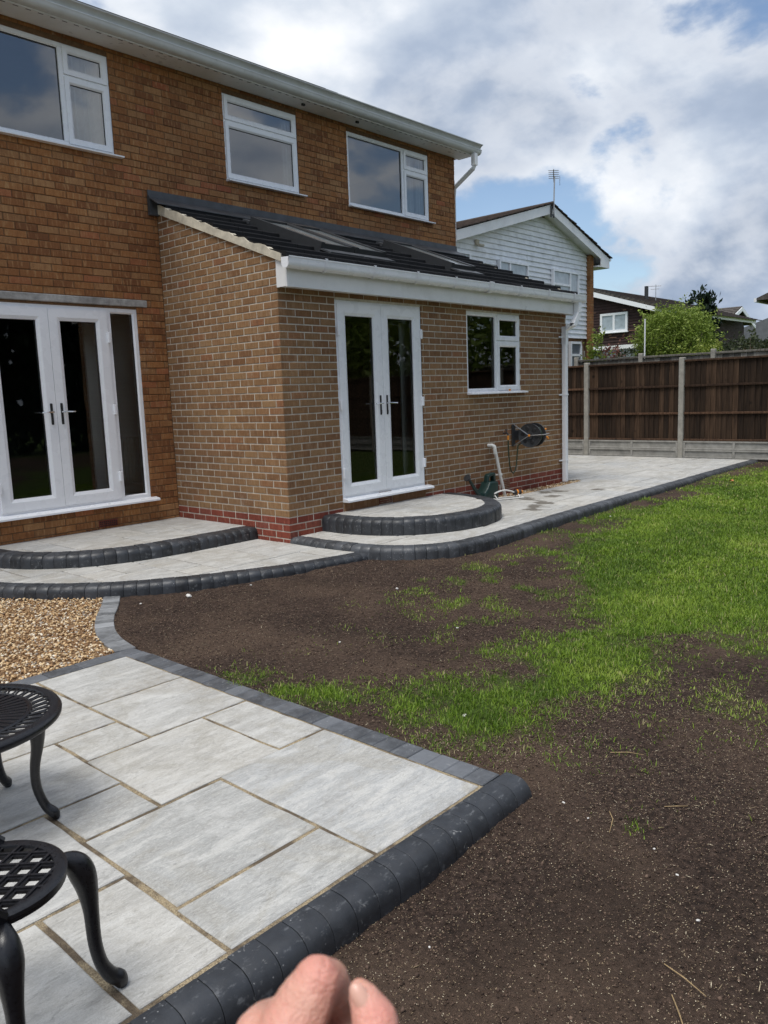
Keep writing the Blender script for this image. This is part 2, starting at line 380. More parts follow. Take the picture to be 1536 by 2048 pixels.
def glass_mat(name, tint, ior, haze=0.0):
    m, t, b = new_mat(name); t.nodes.remove(b); o = t.nodes['Material Output']
    tr = N(t, 'ShaderNodeBsdfTransparent'); tr.inputs[0].default_value = (*tint, 1)
    gl = N(t, 'ShaderNodeBsdfGlossy'); gl.inputs['Roughness'].default_value = 0.015
    fr = N(t, 'ShaderNodeFresnel', i_IOR=ior)
    p = pos(t); bp = N(t, 'ShaderNodeBump', i_Strength=0.04, i_Distance=0.02); t.links.new(noise(t, 1.7, 2, 0.5, p), bp.inputs['Height']); t.links.new(bp.outputs[0], gl.inputs['Normal'])
    mx = N(t, 'ShaderNodeMixShader'); t.links.new(fr.outputs[0], mx.inputs[0]); t.links.new(tr.outputs[0], mx.inputs[1]); t.links.new(gl.outputs[0], mx.inputs[2])
    t.links.new(mx.outputs[0], o.inputs[0])
    return m


M['glass'] = glass_mat('window_glass', (0.86, 0.90, 0.88), 1.7)
M['glassup'] = glass_mat('upper_window_glass', (0.90, 0.96, 0.97), 2.8)


def skin_mat():
    m, t, b = new_mat('skin'); p = pos(t)
    c = ramp(t, noise(t, 42, 4, 0.55, p), [(0.3, (0.53, 0.245, 0.175)), (0.5, (0.61, 0.325, 0.240)), (0.72, (0.67, 0.39, 0.300))])
    c = mixc(t, attr(t, 'red'), c, (0.66, 0.235, 0.195))
    t.links.new(c, b.inputs['Base Color']); b.inputs['Roughness'].default_value = 0.48
    b.inputs['Subsurface Weight'].default_value = 0.25; b.inputs['Subsurface Radius'].default_value = (0.012, 0.004, 0.002); b.inputs['Subsurface Scale'].default_value = 0.5
    v = N(t, 'ShaderNodeTexVoronoi', i_Scale=620.0); t.links.new(p, v.inputs['Vector'])
    bump(t, b, mathn(t, 'ADD', v.outputs['Distance'], mathn(t, 'MULTIPLY', noise(t, 130, 5, 0.65, p, 1.2), 2.5)), 0.45, 0.0014)
    return m


M['skin'] = skin_mat()
M['nail'] = simple('fingernail', (0.64, 0.37, 0.285), 0.25, 0.04, 80)

# ------------------------------------------------------------------ object helpers
ORG = {}


def mark(o, label=None, cat=None, group=None, kind=None):
    for k, v in (('label', label), ('category', cat), ('group', group), ('kind', kind)):
        if v: o[k] = v
    return o


def empty(name, loc, label, cat, group=None):
    o = bpy.data.objects.new(name, None); COL.objects.link(o); o.location = loc; o.empty_display_size = 0.1
    ORG[o.name] = Vector(loc)
    return mark(o, label, cat, group)


def link_mesh(name, me, parent=None, loc=None):
    """mesh data are in the frame of the parent's thing; loc places shared meshes"""
    o = bpy.data.objects.new(name, me); COL.objects.link(o)
    if parent is not None:
        o.parent = parent; ORG[o.name] = ORG[parent.name]
    else:
        ORG[o.name] = Vector((0, 0, 0))
    if loc is not None: o.location = loc
    return o


class MB:
    def __init__(s): s.v = []; s.f = []

    def add(s, vs, fs):
        k = len(s.v); s.v += [tuple(x) for x in vs]; s.f += [tuple(i + k for i in f) for f in fs]

    def box(s, x0, x1, y0, y1, z0, z1):
        s.add([(x0, y0, z0), (x1, y0, z0), (x1, y1, z0), (x0, y1, z0), (x0, y0, z1), (x1, y0, z1), (x1, y1, z1), (x0, y1, z1)],
              [(0, 3, 2, 1), (4, 5, 6, 7), (0, 1, 5, 4), (1, 2, 6, 5), (2, 3, 7, 6), (3, 0, 4, 7)])

    def cbox(s, x0, x1, y0, y1, z0, z1, c=0.004):
        """box with chamfered edges on all sides"""
        bm = bmesh.new(); bmesh.ops.create_cube(bm, size=1)
        for v in bm.verts: v.co = Vector((x0 + (v.co.x + .5) * (x1 - x0), y0 + (v.co.y + .5) * (y1 - y0), z0 + (v.co.z + .5) * (z1 - z0)))
        bmesh.ops.bevel(bm, geom=bm.edges[:], offset=c, segments=1, affect='EDGES', profile=0.5)
        bm.verts.index_update(); s.add([v.co for v in bm.verts], [[v.index for v in f.verts] for f in bm.faces]); bm.free()

    def prism(s, poly, axis, a, b):
        """poly 2d ccw, extruded along axis from a to b. axis x: poly=(y,z); y: (x,z); z: (x,y)"""
        def P(q, h): return {'x': (h, q[0], q[1]), 'y': (q[0], h, q[1]), 'z': (q[0], q[1], h)}[axis]
        n = len(poly)
        s.add([P(q, a) for q in poly] + [P(q, b) for q in poly], [tuple(range(n))[::-1], tuple(range(n, 2 * n))] + [(i, (i + 1) % n, n + (i + 1) % n, n + i) for i in range(n)])

    def tube(s, path, r, n=8, cap=True, flat=None):
        path = [Vector(p) for p in path]; rs = r if isinstance(r, (list, tuple)) else [r] * len(path)
        k = len(s.v); up = Vector((0, 0, 1)); prev = None
        for i, p in enumerate(path):
            d = (path[min(i + 1, len(path) - 1)] - path[max(i - 1, 0)]).normalized()
            if prev is None:
                a = d.cross(up)
                if a.length < 1e-3: a = d.cross(Vector((1, 0, 0)))
            else: a = prev - d * prev.dot(d)
            a.normalize(); prev = a; b = d.cross(a)
            for j in range(n):
                q = 2 * PI * j / n
                s.v.append(tuple(p + (a * math.cos(q) + b * math.sin(q) * (flat or 1)) * rs[i]))
        for i in range(len(path) - 1):
            for j in range(n):
                s.f.append((k + i * n + j, k + i * n + (j + 1) % n, k + (i + 1) * n + (j + 1) % n, k + (i + 1) * n + j))
        if cap: s.f.append(tuple(k + j for j in range(n))[::-1]); s.f.append(tuple(k + (len(path) - 1) * n + j for j in range(n)))

    def lathe(s, prof, c, n=32, axis='z', a0=0, a1=2 * PI):
        k = len(s.v); m = len(prof); full = abs(a1 - a0 - 2 * PI) < 1e-6; nn = n if full else n + 1
        for i in range(nn):
            q = a0 + (a1 - a0) * i / n
            for r, h in prof:
                x, y = r * math.cos(q), r * math.sin(q)
                s.v.append({'z': (c[0] + x, c[1] + y, c[2] + h), 'x': (c[0] + h, c[1] + x, c[2] + y), 'y': (c[0] + x, c[1] + h, c[2] + y)}[axis])
        for i in range(n):
            for j in range(m - 1):
                a = k + i * m; b = k + ((i + 1) % nn) * m
                s.f.append((a + j, b + j, b + j + 1, a + j + 1))

    def sweep(s, prof, axis, a, b):
        """open profile strip along an axis (both faces visible)"""
        def P(q, h): return (h, q[0], q[1]) if axis == 'x' else (q[0], h, q[1])
        n = len(prof); s.add([P(q, a) for q in prof] + [P(q, b) for q in prof], [(i, i + 1, n + i + 1, n + i) for i in range(n - 1)])

    def build(s, name, mat, parent=None, smooth=False, kind=None, rndv=None):
        me = bpy.data.meshes.new(name)
        o = ORG[parent.name] if parent is not None else Vector((0, 0, 0))
        vv = [(x - o.x, y - o.y, z - o.z) for x, y, z in s.v]
        me.from_pydata(vv, [], s.f); me.materials.append(mat)
        if smooth:
            me.shade_smooth()
            try: me.set_sharp_from_angle(angle=math.radians(42))
            except Exception: pass
        ob = link_mesh(name, me, parent)
        if kind: ob['kind'] = kind
        return ob


def fix_normals(ob):
    bm = bmesh.new(); bm.from_mesh(ob.data); bmesh.ops.recalc_face_normals(bm, faces=bm.faces[:]); bm.to_mesh(ob.data); bm.free()


def np_mesh(name, V, F, mat, rndv=None, parent=None, kind='stuff', attname='rnd', smooth=False):
    """V (n,3), F (m,k) numpy"""
    me = bpy.data.meshes.new(name); k = F.shape[1]
    me.vertices.add(len(V)); me.vertices.foreach_set('co', V.astype(np.float32).ravel())
    me.loops.add(F.size); me.loops.foreach_set('vertex_index', F.astype(np.int32).ravel())
    me.polygons.add(len(F)); me.polygons.foreach_set('loop_start', np.arange(0, F.size, k, dtype=np.int32)); me.polygons.foreach_set('loop_total', np.full(len(F), k, np.int32))
    if rndv is not None:
        a = me.attributes.new(attname, 'FLOAT', 'POINT'); a.data.foreach_set('value', rndv.astype(np.float32))
    me.update(calc_edges=True); me.materials.append(mat)
    if smooth: me.shade_smooth()
    ob = link_mesh(name, me, parent)
    if kind: ob['kind'] = kind
    return ob


def proj(p):
    d = Vector(p) - CAM; z = d.dot(FWD)
    if z < 0.05: return None
    return (768 + FPX * d.dot(RIGHT) / z, 1024 - FPX * d.dot(UP) / z, z)


def inframe(p, m=60):
    q = proj(p)
    return q is not None and -m < q[0] < 1536 + m and -m < q[1] < 2048 + m


def catmull(pts, step=0.03):
    pts = [Vector((*p, 0)) for p in pts]
    P = [2 * pts[0] - pts[1]] + pts + [2 * pts[-1] - pts[-2]]
    out = []
    for i in range(1, len(P) - 2):
        n = max(2, int((P[i + 1] - P[i]).length / step))
        for k in range(n):
            t = k / n; a, b, c, d = P[i - 1:i + 3]
            out.append(0.5 * ((2 * b) + (-a + c) * t + (2 * a - 5 * b + 4 * c - d) * t * t + (-a + 3 * b - 3 * c + d) * t ** 3))
    out.append(pts[-1])
    return out


def arclen(pl):
    s = [0]
    for i in range(1, len(pl)): s.append(s[-1] + (pl[i] - pl[i - 1]).length)
    return s


def at_len(pl, S, s):
    s = min(max(s, 0), S[-1])
    lo = max(0, min(len(S) - 2, int(np.searchsorted(S, s)) - 1))
    t = (s - S[lo]) / max(1e-9, S[lo + 1] - S[lo])
    return pl[lo].lerp(pl[lo + 1], t), (pl[min(len(pl) - 1, lo + 2)] - pl[max(0, lo - 1)]).normalized()


def clip_poly(poly, x0, x1, y0, y1):
    for ax, lim, sg in ((0, x0, 1), (0, x1, -1), (1, y0, 1), (1, y1, -1)):
        out = []
        for i in range(len(poly)):
            a, b = poly[i], poly[(i + 1) % len(poly)]
            ia, ib = sg * (a[ax] - lim) >= 0, sg * (b[ax] - lim) >= 0
            if ia: out.append(a)
            if ia != ib:
                t = (lim - a[ax]) / (b[ax] - a[ax]); out.append((a[0] + t * (b[0] - a[0]), a[1] + t * (b[1] - a[1])))
        poly = out
        if len(poly) < 3: return []
    return poly


def area(p): return 0.5 * sum(p[i][0] * p[(i + 1) % len(p)][1] - p[(i + 1) % len(p)][0] * p[i][1] for i in range(len(p)))


def in_poly(x, y, poly):
    c = np.zeros(np.shape(x), bool); n = len(poly); j = n - 1
    for i in range(n):
        xi, yi = poly[i][0], poly[i][1]; xj, yj = poly[j][0], poly[j][1]
        if yi != yj:
            c ^= ((yi > y) != (yj > y)) & (x < (xj - xi) * (y - yi) / (yj - yi) + xi)
        j = i
    return c


def poly_dist(x, y, poly):
    d = np.full(np.shape(x), 1e9)
    for i in range(len(poly)):
        ax, ay = poly[i][:2]; bx, by = poly[(i + 1) % len(poly)][:2]
        L = (bx - ax) ** 2 + (by - ay) ** 2 + 1e-12
        t = np.clip(((x - ax) * (bx - ax) + (y - ay) * (by - ay)) / L, 0, 1)
        d = np.minimum(d, np.hypot(x - ax - t * (bx - ax), y - ay - t * (by - ay)))
    return d


# ------------------------------------------------------------------ value noise for terrain
def vnoise(x, y, sc, seed=0):
    g = np.random.RandomState(100 + seed).rand(256, 256)
    x = x * sc; y = y * sc; xi = np.floor(x).astype(int); yi = np.floor(y).astype(int); fx = x - xi; fy = y - yi
    fx = fx * fx * (3 - 2 * fx); fy = fy * fy * (3 - 2 * fy)
    G = lambda a, b: g[a % 256, b % 256]
    return (G(xi, yi) * (1 - fx) + G(xi + 1, yi) * fx) * (1 - fy) + (G(xi, yi + 1) * (1 - fx) + G(xi + 1, yi + 1) * fx) * fy


HP = np.array([(-2.3, -.6, -.128), (-2.65, -1.6, -.128), (-1.5, -.75, -.125), (-.9, -.95, -.105), (-.3, -1.1, -.075), (.1, -1.7, -.085), (.8, -1.85, -.085), (2, -1.75, -.07), (3.2, -1.7, -.06), (5, -1.7, -.04), (8, -1.6, -.01), (10, -1.6, .0),
               (-2.6, -2.3, -.13), (-2.6, -3, -.135), (-2.6, -3.7, -.15), (-2.55, -4.4, -.19), (-2.5, -4.8, -.205), (-3.5, -4.7, -.235), (-5, -4.8, -.245), (-4, -6, -.25), (0, -4, -.12), (4, -4, -.06), (10, -6, 0), (0, -7, -.2), (5, -8, -.06), (-6, -7, -.25), (-6.5, -4.8, -.25)])


def ground_h(x, y):
    x = np.asarray(x, float); y = np.asarray(y, float)
    num = np.zeros(x.shape); den = np.zeros(x.shape)
    for px, py, pz in HP:
        w_ = 1 / (((x - px) ** 2 + (y - py) ** 2) + 0.06) ** 1.5
        num += w_ * pz; den += w_
    h = num / den
    far = np.clip((np.hypot(x - 2, y + 2) - 9) / 6, 0, 1)
    return h * (1 - far) + 0.0 * far


def ground_z(x, y):
    x = np.asarray(x, float); y = np.asarray(y, float)
    near = np.clip(1 - (np.hypot(x + 2.5, y + 4) - 3.5) / 5, 0, 1)
    return ground_h(x, y) + near * ((vnoise(x, y, 3, 5) - .5) * .020 + (vnoise(x, y, 11, 6) - .5) * .012 + (vnoise(x, y, 26, 7) - .5) * .010 + (vnoise(x, y, 52, 8) - .5) * .006)


# ------------------------------------------------------------------ hard landscaping outlines
Z_LP, Z_LS, Z_RT, Z_RU, Z_P = -0.02, 0.105, 0.04, 0.205, -0.115
YH = 1.99
LP = catmull([(-2.80, 1.99), (-2.74, 1.45), (-2.58, .85), (-2.36, .44), (-2.1, .11), (-1.82, -.15), (-1.48, -.38), (-1.18, -.525), (-.8, -.69), (-.42, -.80), (-.1, -.87), (.12, -.90)])
LS = catmull([(-2.19, 1.99), (-2.15, 1.6), (-2.06, 1.33), (-1.95, 1.16), (-1.82, 1.02), (-1.65, .90), (-1.45, .82), (-1.25, .765), (-.96, .735), (-.6, .73), (0.0, .73)])
RT = catmull([(.14, -.0), (.13, -.35), (.145, -.68), (.195, -1.0), (.30, -1.24), (.47, -1.42), (.69, -1.535), (1.0, -1.58), (1.42, -1.59), (2.2, -1.555), (3.3, -1.505), (5, -1.47), (6.6, -1.43), (8.2, -1.39), (9.95, -1.35)])
RU = catmull([(.64, -.0), (.64, -.3), (.70, -.58), (.83, -.81), (1.05, -.99), (1.31, -1.095), (1.65, -1.12), (2.0, -1.02), (2.30, -.76), (2.47, -.42), (2.53, -.0)])
CE_OUT = catmull([(-2.13, -.07), (-2.3, -.34), (-2.475, -.59), (-2.60, -.80), (-2.71, -1.03), (-2.785, -1.26), (-2.83, -1.50)])   # gravel side
PATIO = [(-7.2, -4.51), (-2.70, -4.51), (-2.70, -1.52), (-7.2, -1.52)]


def offs(pl, d):
    """offset a polyline to the right of travel by d"""
    S = arclen(pl); out = []
    for i, p in enumerate(pl):
        a = (pl[min(i + 1, len(pl) - 1)] - pl[max(i - 1, 0)]).normalized()
        out.append(p + Vector((a.y, -a.x, 0)) * d)
    return out


def xy(pl): return [(p.x, p.y) for p in pl]


W_LP, W_LS, W_RT, W_RU, W_CE = 0.145, 0.205, 0.145, 0.19, 0.135
# outlines of everything the soil must not poke through
HARD = [xy(offs(LP, -W_LP)) + [(0.1, 1.99)], xy(offs(RT, -W_RT)) + [(9.95, 8), (5.6, 8), (5.6, 0)], PATIO, xy(CE_OUT) + xy(offs(CE_OUT, -W_CE))[::-1]]
LPSIGN = None


def side_test(pl, pt):
    """+1 when pt lies to the right of travel at its nearest vertex"""
    i = min(range(1, len(pl) - 1), key=lambda k: (pl[k] - pt).length); a = pl[i + 1] - pl[i - 1]
    return 1 if a.cross(pt - pl[i]).z < 0 else -1


def structure(name, mb, mat): return mb.build(name, mat, kind='structure')


def kerb_row(pl, width, ztop, hgt, parent, block, sgn, mat, name='kerb_block', rad=0.055, s0=0.0, s1=None, shk=.975, jit=.0020):
    """blocks of a kerb along polyline pl (slab edge); sgn=+1 puts the kerb to the right of travel"""
    S = arclen(pl); s1 = S[-1] if s1 is None else s1
    # block length is measured on the middle of the kerb
    mid = offs(pl, sgn * width * 0.6); SM = arclen(mid)
    n = max(1, round((SM[-1]) * (s1 - s0) / S[-1] / block))
    prof = [(0.0, 0.0)]
    for k in range(6):
        a = PI / 2 * k / 5
        prof.append((width - rad + rad * math.sin(a), -rad + rad * math.cos(a)))
    prof += [(width, -hgt), (0.0, -hgt)]
    cm = Vector((width / 2, -hgt / 2))
    for i in range(n):
        fa, fb = i / n, (i + 1) / n
        jz = rnd.uniform(-1, 1) * jit; jd = rnd.uniform(-1, 1) * jit; g = 0.0008 + rnd.random() * .0008
        vs = []; L = SM[-1]
        la = s0 / S[-1] * L + (s1 - s0) / S[-1] * L * fa; lb = s0 / S[-1] * L + (s1 - s0) / S[-1] * L * fb
        for l, shr in ((la + g, shk), (la + g + .004, 1), (lb - g - .004, 1), (lb - g, shk)):
            q, tg = at_len(mid, SM, l); nn = Vector((tg.y, -tg.x, 0)) * sgn
            for d, z in prof:
                dd = cm.x + (d - cm.x) * shr; zz = cm.y + (z - cm.y) * (shr if z > -hgt + .001 else 1)
                p = q + nn * (dd - width * .6 + jd)
                vs.append((p.x, p.y, ztop + zz + jz))
        m = len(prof); fs = []
        for k in range(3):
            for j in range(m):
                f = (k * m + j, k * m + (j + 1) % m, (k + 1) * m + (j + 1) % m, (k + 1) * m + j)
                fs.append(f if sgn > 0 else f[::-1])
        fs.append(tuple(range(m))[::-1] if sgn > 0 else tuple(range(m))); fs.append(tuple(range(3 * m, 4 * m)) if sgn > 0 else tuple(range(3 * m, 4 * m))[::-1])
        mb = MB(); mb.add(vs, fs); ob = mb.build(name, mat, parent, smooth=True)
    return n


def flat_blocks(pl, width, ztop, parent, block, sgn, mat, name='paver', hgt=0.07):
    S = arclen(pl); mid = offs(pl, sgn * width / 2); SM = arclen(mid); n = max(1, round(SM[-1] / block))
    for i in range(n):
        vs = []; jz = rnd.uniform(-.002, .002)
        for dz, sh in ((0, .004), (-.004, 0), (-hgt, 0)):
            for l, d in ((SM[-1] * i / n + .0015 + sh, sh), (SM[-1] * (i + 1) / n - .0015 - sh, sh), (SM[-1] * (i + 1) / n - .0015 - sh, width - sh), (SM[-1] * i / n + .0015 + sh, width - sh)):
                q, tg = at_len(mid, SM, l); p = q + Vector((tg.y, -tg.x, 0)) * sgn * (d - width / 2)
                vs.append((p.x, p.y, ztop + dz + jz))
        fs = [(0, 1, 2, 3)]
        for k in (0, 4):
            for j in range(4): fs.append((k + j, k + 4 + j, k + 4 + (j + 1) % 4, k + (j + 1) % 4))
        mb = MB(); mb.add(vs, fs); ob = mb.build(name, mat, parent); fix_normals(ob)


def slab_piece(poly, ztop, parent, mat, thick=0.03, edge=0.006):
    if abs(area(poly)) < 0.006: return None
    if area(poly) < 0: poly = poly[::-1]
    cl = []
    for p in poly:
        if not cl or math.hypot(p[0] - cl[-1][0], p[1] - cl[-1][1]) > .012: cl.append(p)
    if math.hypot(cl[0][0] - cl[-1][0], cl[0][1] - cl[-1][1]) < .012: cl.pop()
    n = len(cl)
    if n < 3: return None
    # uneven sawn/split edges on straight sides
    fine = []
    for i in range(n):
        a, b = Vector(cl[i]), Vector(cl[(i + 1) % n]); L = (b - a).length; k = max(1, int(L / .13))
        for j in range(k):
            p = a.lerp(b, j / k)
            if j: p += Vector((b.y - a.y, a.x - b.x)).normalized() * rnd.uniform(-.0035, .0035)
            fine.append(p)
    n = len(fine); ins = []
    for i in range(n):
        a, b, c = fine[i - 1], fine[i], fine[(i + 1) % n]
        n1 = Vector((-(b - a).y, (b - a).x)).normalized(); n2 = Vector((-(c - b).y, (c - b).x)).normalized()
        m = n1 + n2
        m = m.normalized() * edge if m.length > .2 else n1 * edge
        ins.append(b + m)
    jz = rnd.uniform(-.0015, .0015)
    vs = [(p.x, p.y, ztop + jz) for p in ins] + [(p.x, p.y, ztop + jz - edge * .7) for p in fine] + [(p.x, p.y, ztop - thick) for p in fine]
    fs = [tuple(range(n))]
    for k in (0, n):
        for j in range(n): fs.append((k + j, k + n + j, k + n + (j + 1) % n, k + (j + 1) % n))
    mb = MB(); mb.add(vs, fs); ob = mb.build('slab', mat, parent)
    return ob


def random_paving(region, x0, x1, y0, y1, ztop, parent, mat, unit=0.3, seed=1, gap=0.0065):
    rr = random.Random(seed); nx = int(math.ceil((x1 - x0) / unit)); ny = int(math.ceil((y1 - y0) / unit)); used = {}
    for j in range(ny):
        for i in range(nx):
            if (i, j) in used: continue
            opts = [(2, 2), (3, 2), (2, 3), (2, 1), (1, 2), (1, 1), (3, 2), (2, 2)]; rr.shuffle(opts); opts.append((1, 1))
            for a, b in opts:
                if all(i + p < nx + 2 and (i + p, j + q) not in used for p in range(a) for q in range(b)): break
            for p in range(a):
                for q in range(b): used[(i + p, j + q)] = 1
            pl = clip_poly(region, x0 + i * unit + gap, x0 + (i + a) * unit - gap, y0 + j * unit + gap, y0 + (j + b) * unit - gap)
            if len(pl) >= 3: slab_piece(pl, ztop, parent, mat)


# ------------------------------------------------------------------ ground (lawn soil) : one sheet to the horizon
GRASS_A = [(14, -.4), (10.0, -1.75), (5.59, -1.75), (4.2, -1.62), (3.2, -1.72), (2.6, -1.78), (2.08, -1.9), (1.85, -1.95), (1.3, -2.02), (.95, -2.42), (.32, -2.5), (-.2, -2.38), (-.85, -2.55), (-.8, -2.75), (-.3, -2.72), (.05, -2.85), (-.15, -3.1), (-.5, -3.3), (-.6, -3.62), (-1.02, -3.48), (-1.38, -3.30), (-1.65, -3.36), (-1.9, -3.36), (-2.3, -3.24), (-2.5, -2.9), (-2.62, -2.45), (-2.66, -2.6), (-2.66, -3.0), (-2.64, -3.3), (-2.56, -3.6), (-2.66, -3.95), (-2.5, -4.1), (-2.46, -4.28), (-2.14, -4.31), (-1.88, -4.38), (-1.52, -4.40), (-1.3, -4.62), (-1.0, -4.75), (-.2, -5.2), (1.2, -6.5), (3, -9), (14, -9)]
BARE = [(-.10, -2.9, .42), (.55, -2.75, .32), (-.75, -3.1, .28), (1.5, -2.1, .30), (2.3, -1.95, .28), (-1.5, -3.75, .16), (-.6, -4.35, .26), (-.95, -4.55, .3), (5.2, -1.78, .4), (4.4, -1.8, .22)]


SPROUT = [(-.35, -2.6, .85, .62), (.4, -2.25, .7, .5), (-.9, -3.1, .8, .42), (-1.2, -2.5, .5, .22), (-2.35, -3.05, .5, .35), (-2.45, -3.9, .35, .4), (-2.1, -4.6, .4, .3), (-1.3, -4.75, .6, .4), (-2.60, -4.93, .07, .45), (-2.9, -5.15, .07, .4), (.9, -2.0, .6, .35), (2.2, -1.85, .7, .4)]


def sprout(x, y, n1, n2):
    m = 0
    for a, b, r_, k in SPROUT: m = np.maximum(m, k * np.exp(-((x - a) ** 2 + (y - b) ** 2) / r_ ** 2))
    return m * np.clip((n2 - .42) * 4, 0, 1.2)


def grass_density(x, y):
    x = np.asarray(x, float); y = np.asarray(y, float)
    ins = in_poly(x, y, GRASS_A); d = poly_dist(x, y, GRASS_A); sd = np.where(ins, d, -d)
    n1 = vnoise(x, y, 2.3, 1); n2 = vnoise(x, y, 6.5, 2); n3 = vnoise(x, y, 17, 3)
    v = sd / 0.34 + (n1 - .5) * 1.8 + (n2 - .5) * 1.5 + (n3 - .5) * 1.0
    for bx, by, br in BARE: v -= 2.0 * np.exp(-((x - bx) ** 2 + (y - by) ** 2) / br ** 2)
    return np.clip(np.maximum(v * .36 + .42, sprout(x, y, n1, n2)), 0, 1)


def axis(parts):
    out = []
    for a, b, s in parts:
        n = max(1, int(round((b - a) / s))); out += [a + (b - a) * i / n for i in range(n)]
    return np.array(out + [parts[-1][1]])


def build_ground():
    xs = axis([(-900, -300, 200), (-300, -40, 40), (-40, -8, 4), (-8, -4.9, .25), (-4.9, -1.2, .024), (-1.2, 2.4, .04), (2.4, 10.2, .10), (10.2, 40, 3), (40, 300, 40), (300, 1200, 200)])
    ys = axis([(-900, -300, 200), (-300, -40, 40), (-40, -9, 3), (-9, -6.2, .2), (-6.2, -1.2, .03), (-1.2, 0.1, .03), (.1, 2.2, .15), (2.2, 12, 1.5), (12, 60, 6), (60, 300, 40), (300, 1200, 200)])
    X, Y = np.meshgrid(xs, ys, indexing='ij'); Hh = ground_z(X, Y)
    hard = np.zeros(X.shape, bool)
    for pl in HARD:
        hard |= in_poly(X, Y, pl) & (poly_dist(X, Y, pl) > .045)
    hard |= (Y > 1.0) & (X > -3.0) & (X < 10.0)
    hard |= (X > -7.2) & (X < -2.15) & (Y > -1.6) & (Y < 2.2) & in_poly(X, Y, [(-7.2, -1.6), (-2.78, -1.6)] + xy(offs(CE_OUT, -.06))[::-1] + [(-2.1, 0), (-2.6, 2.2), (-7.2, 2.2)])
    hard |= (Y > 1.7) & (Y < 12) & (X > -9) & (X < 10)
    Hh[hard] = -.5
    lawn = grass_density(X, Y); lawn = np.clip(lawn * 1.5 - .55, 0, 1); lawn[np.hypot(X, Y) > 16] = 1
    nx, ny = X.shape; idx = np.arange(nx * ny).reshape(nx, ny)
    F = np.stack([idx[:-1, :-1], idx[1:, :-1], idx[1:, 1:], idx[:-1, 1:]], -1).reshape(-1, 4)
    V = np.stack([X, Y, Hh], -1).reshape(-1, 3)
    o = np_mesh('ground', V, F, M['soil'], lawn.ravel(), kind='structure', attname='lawn', smooth=True)


build_ground()


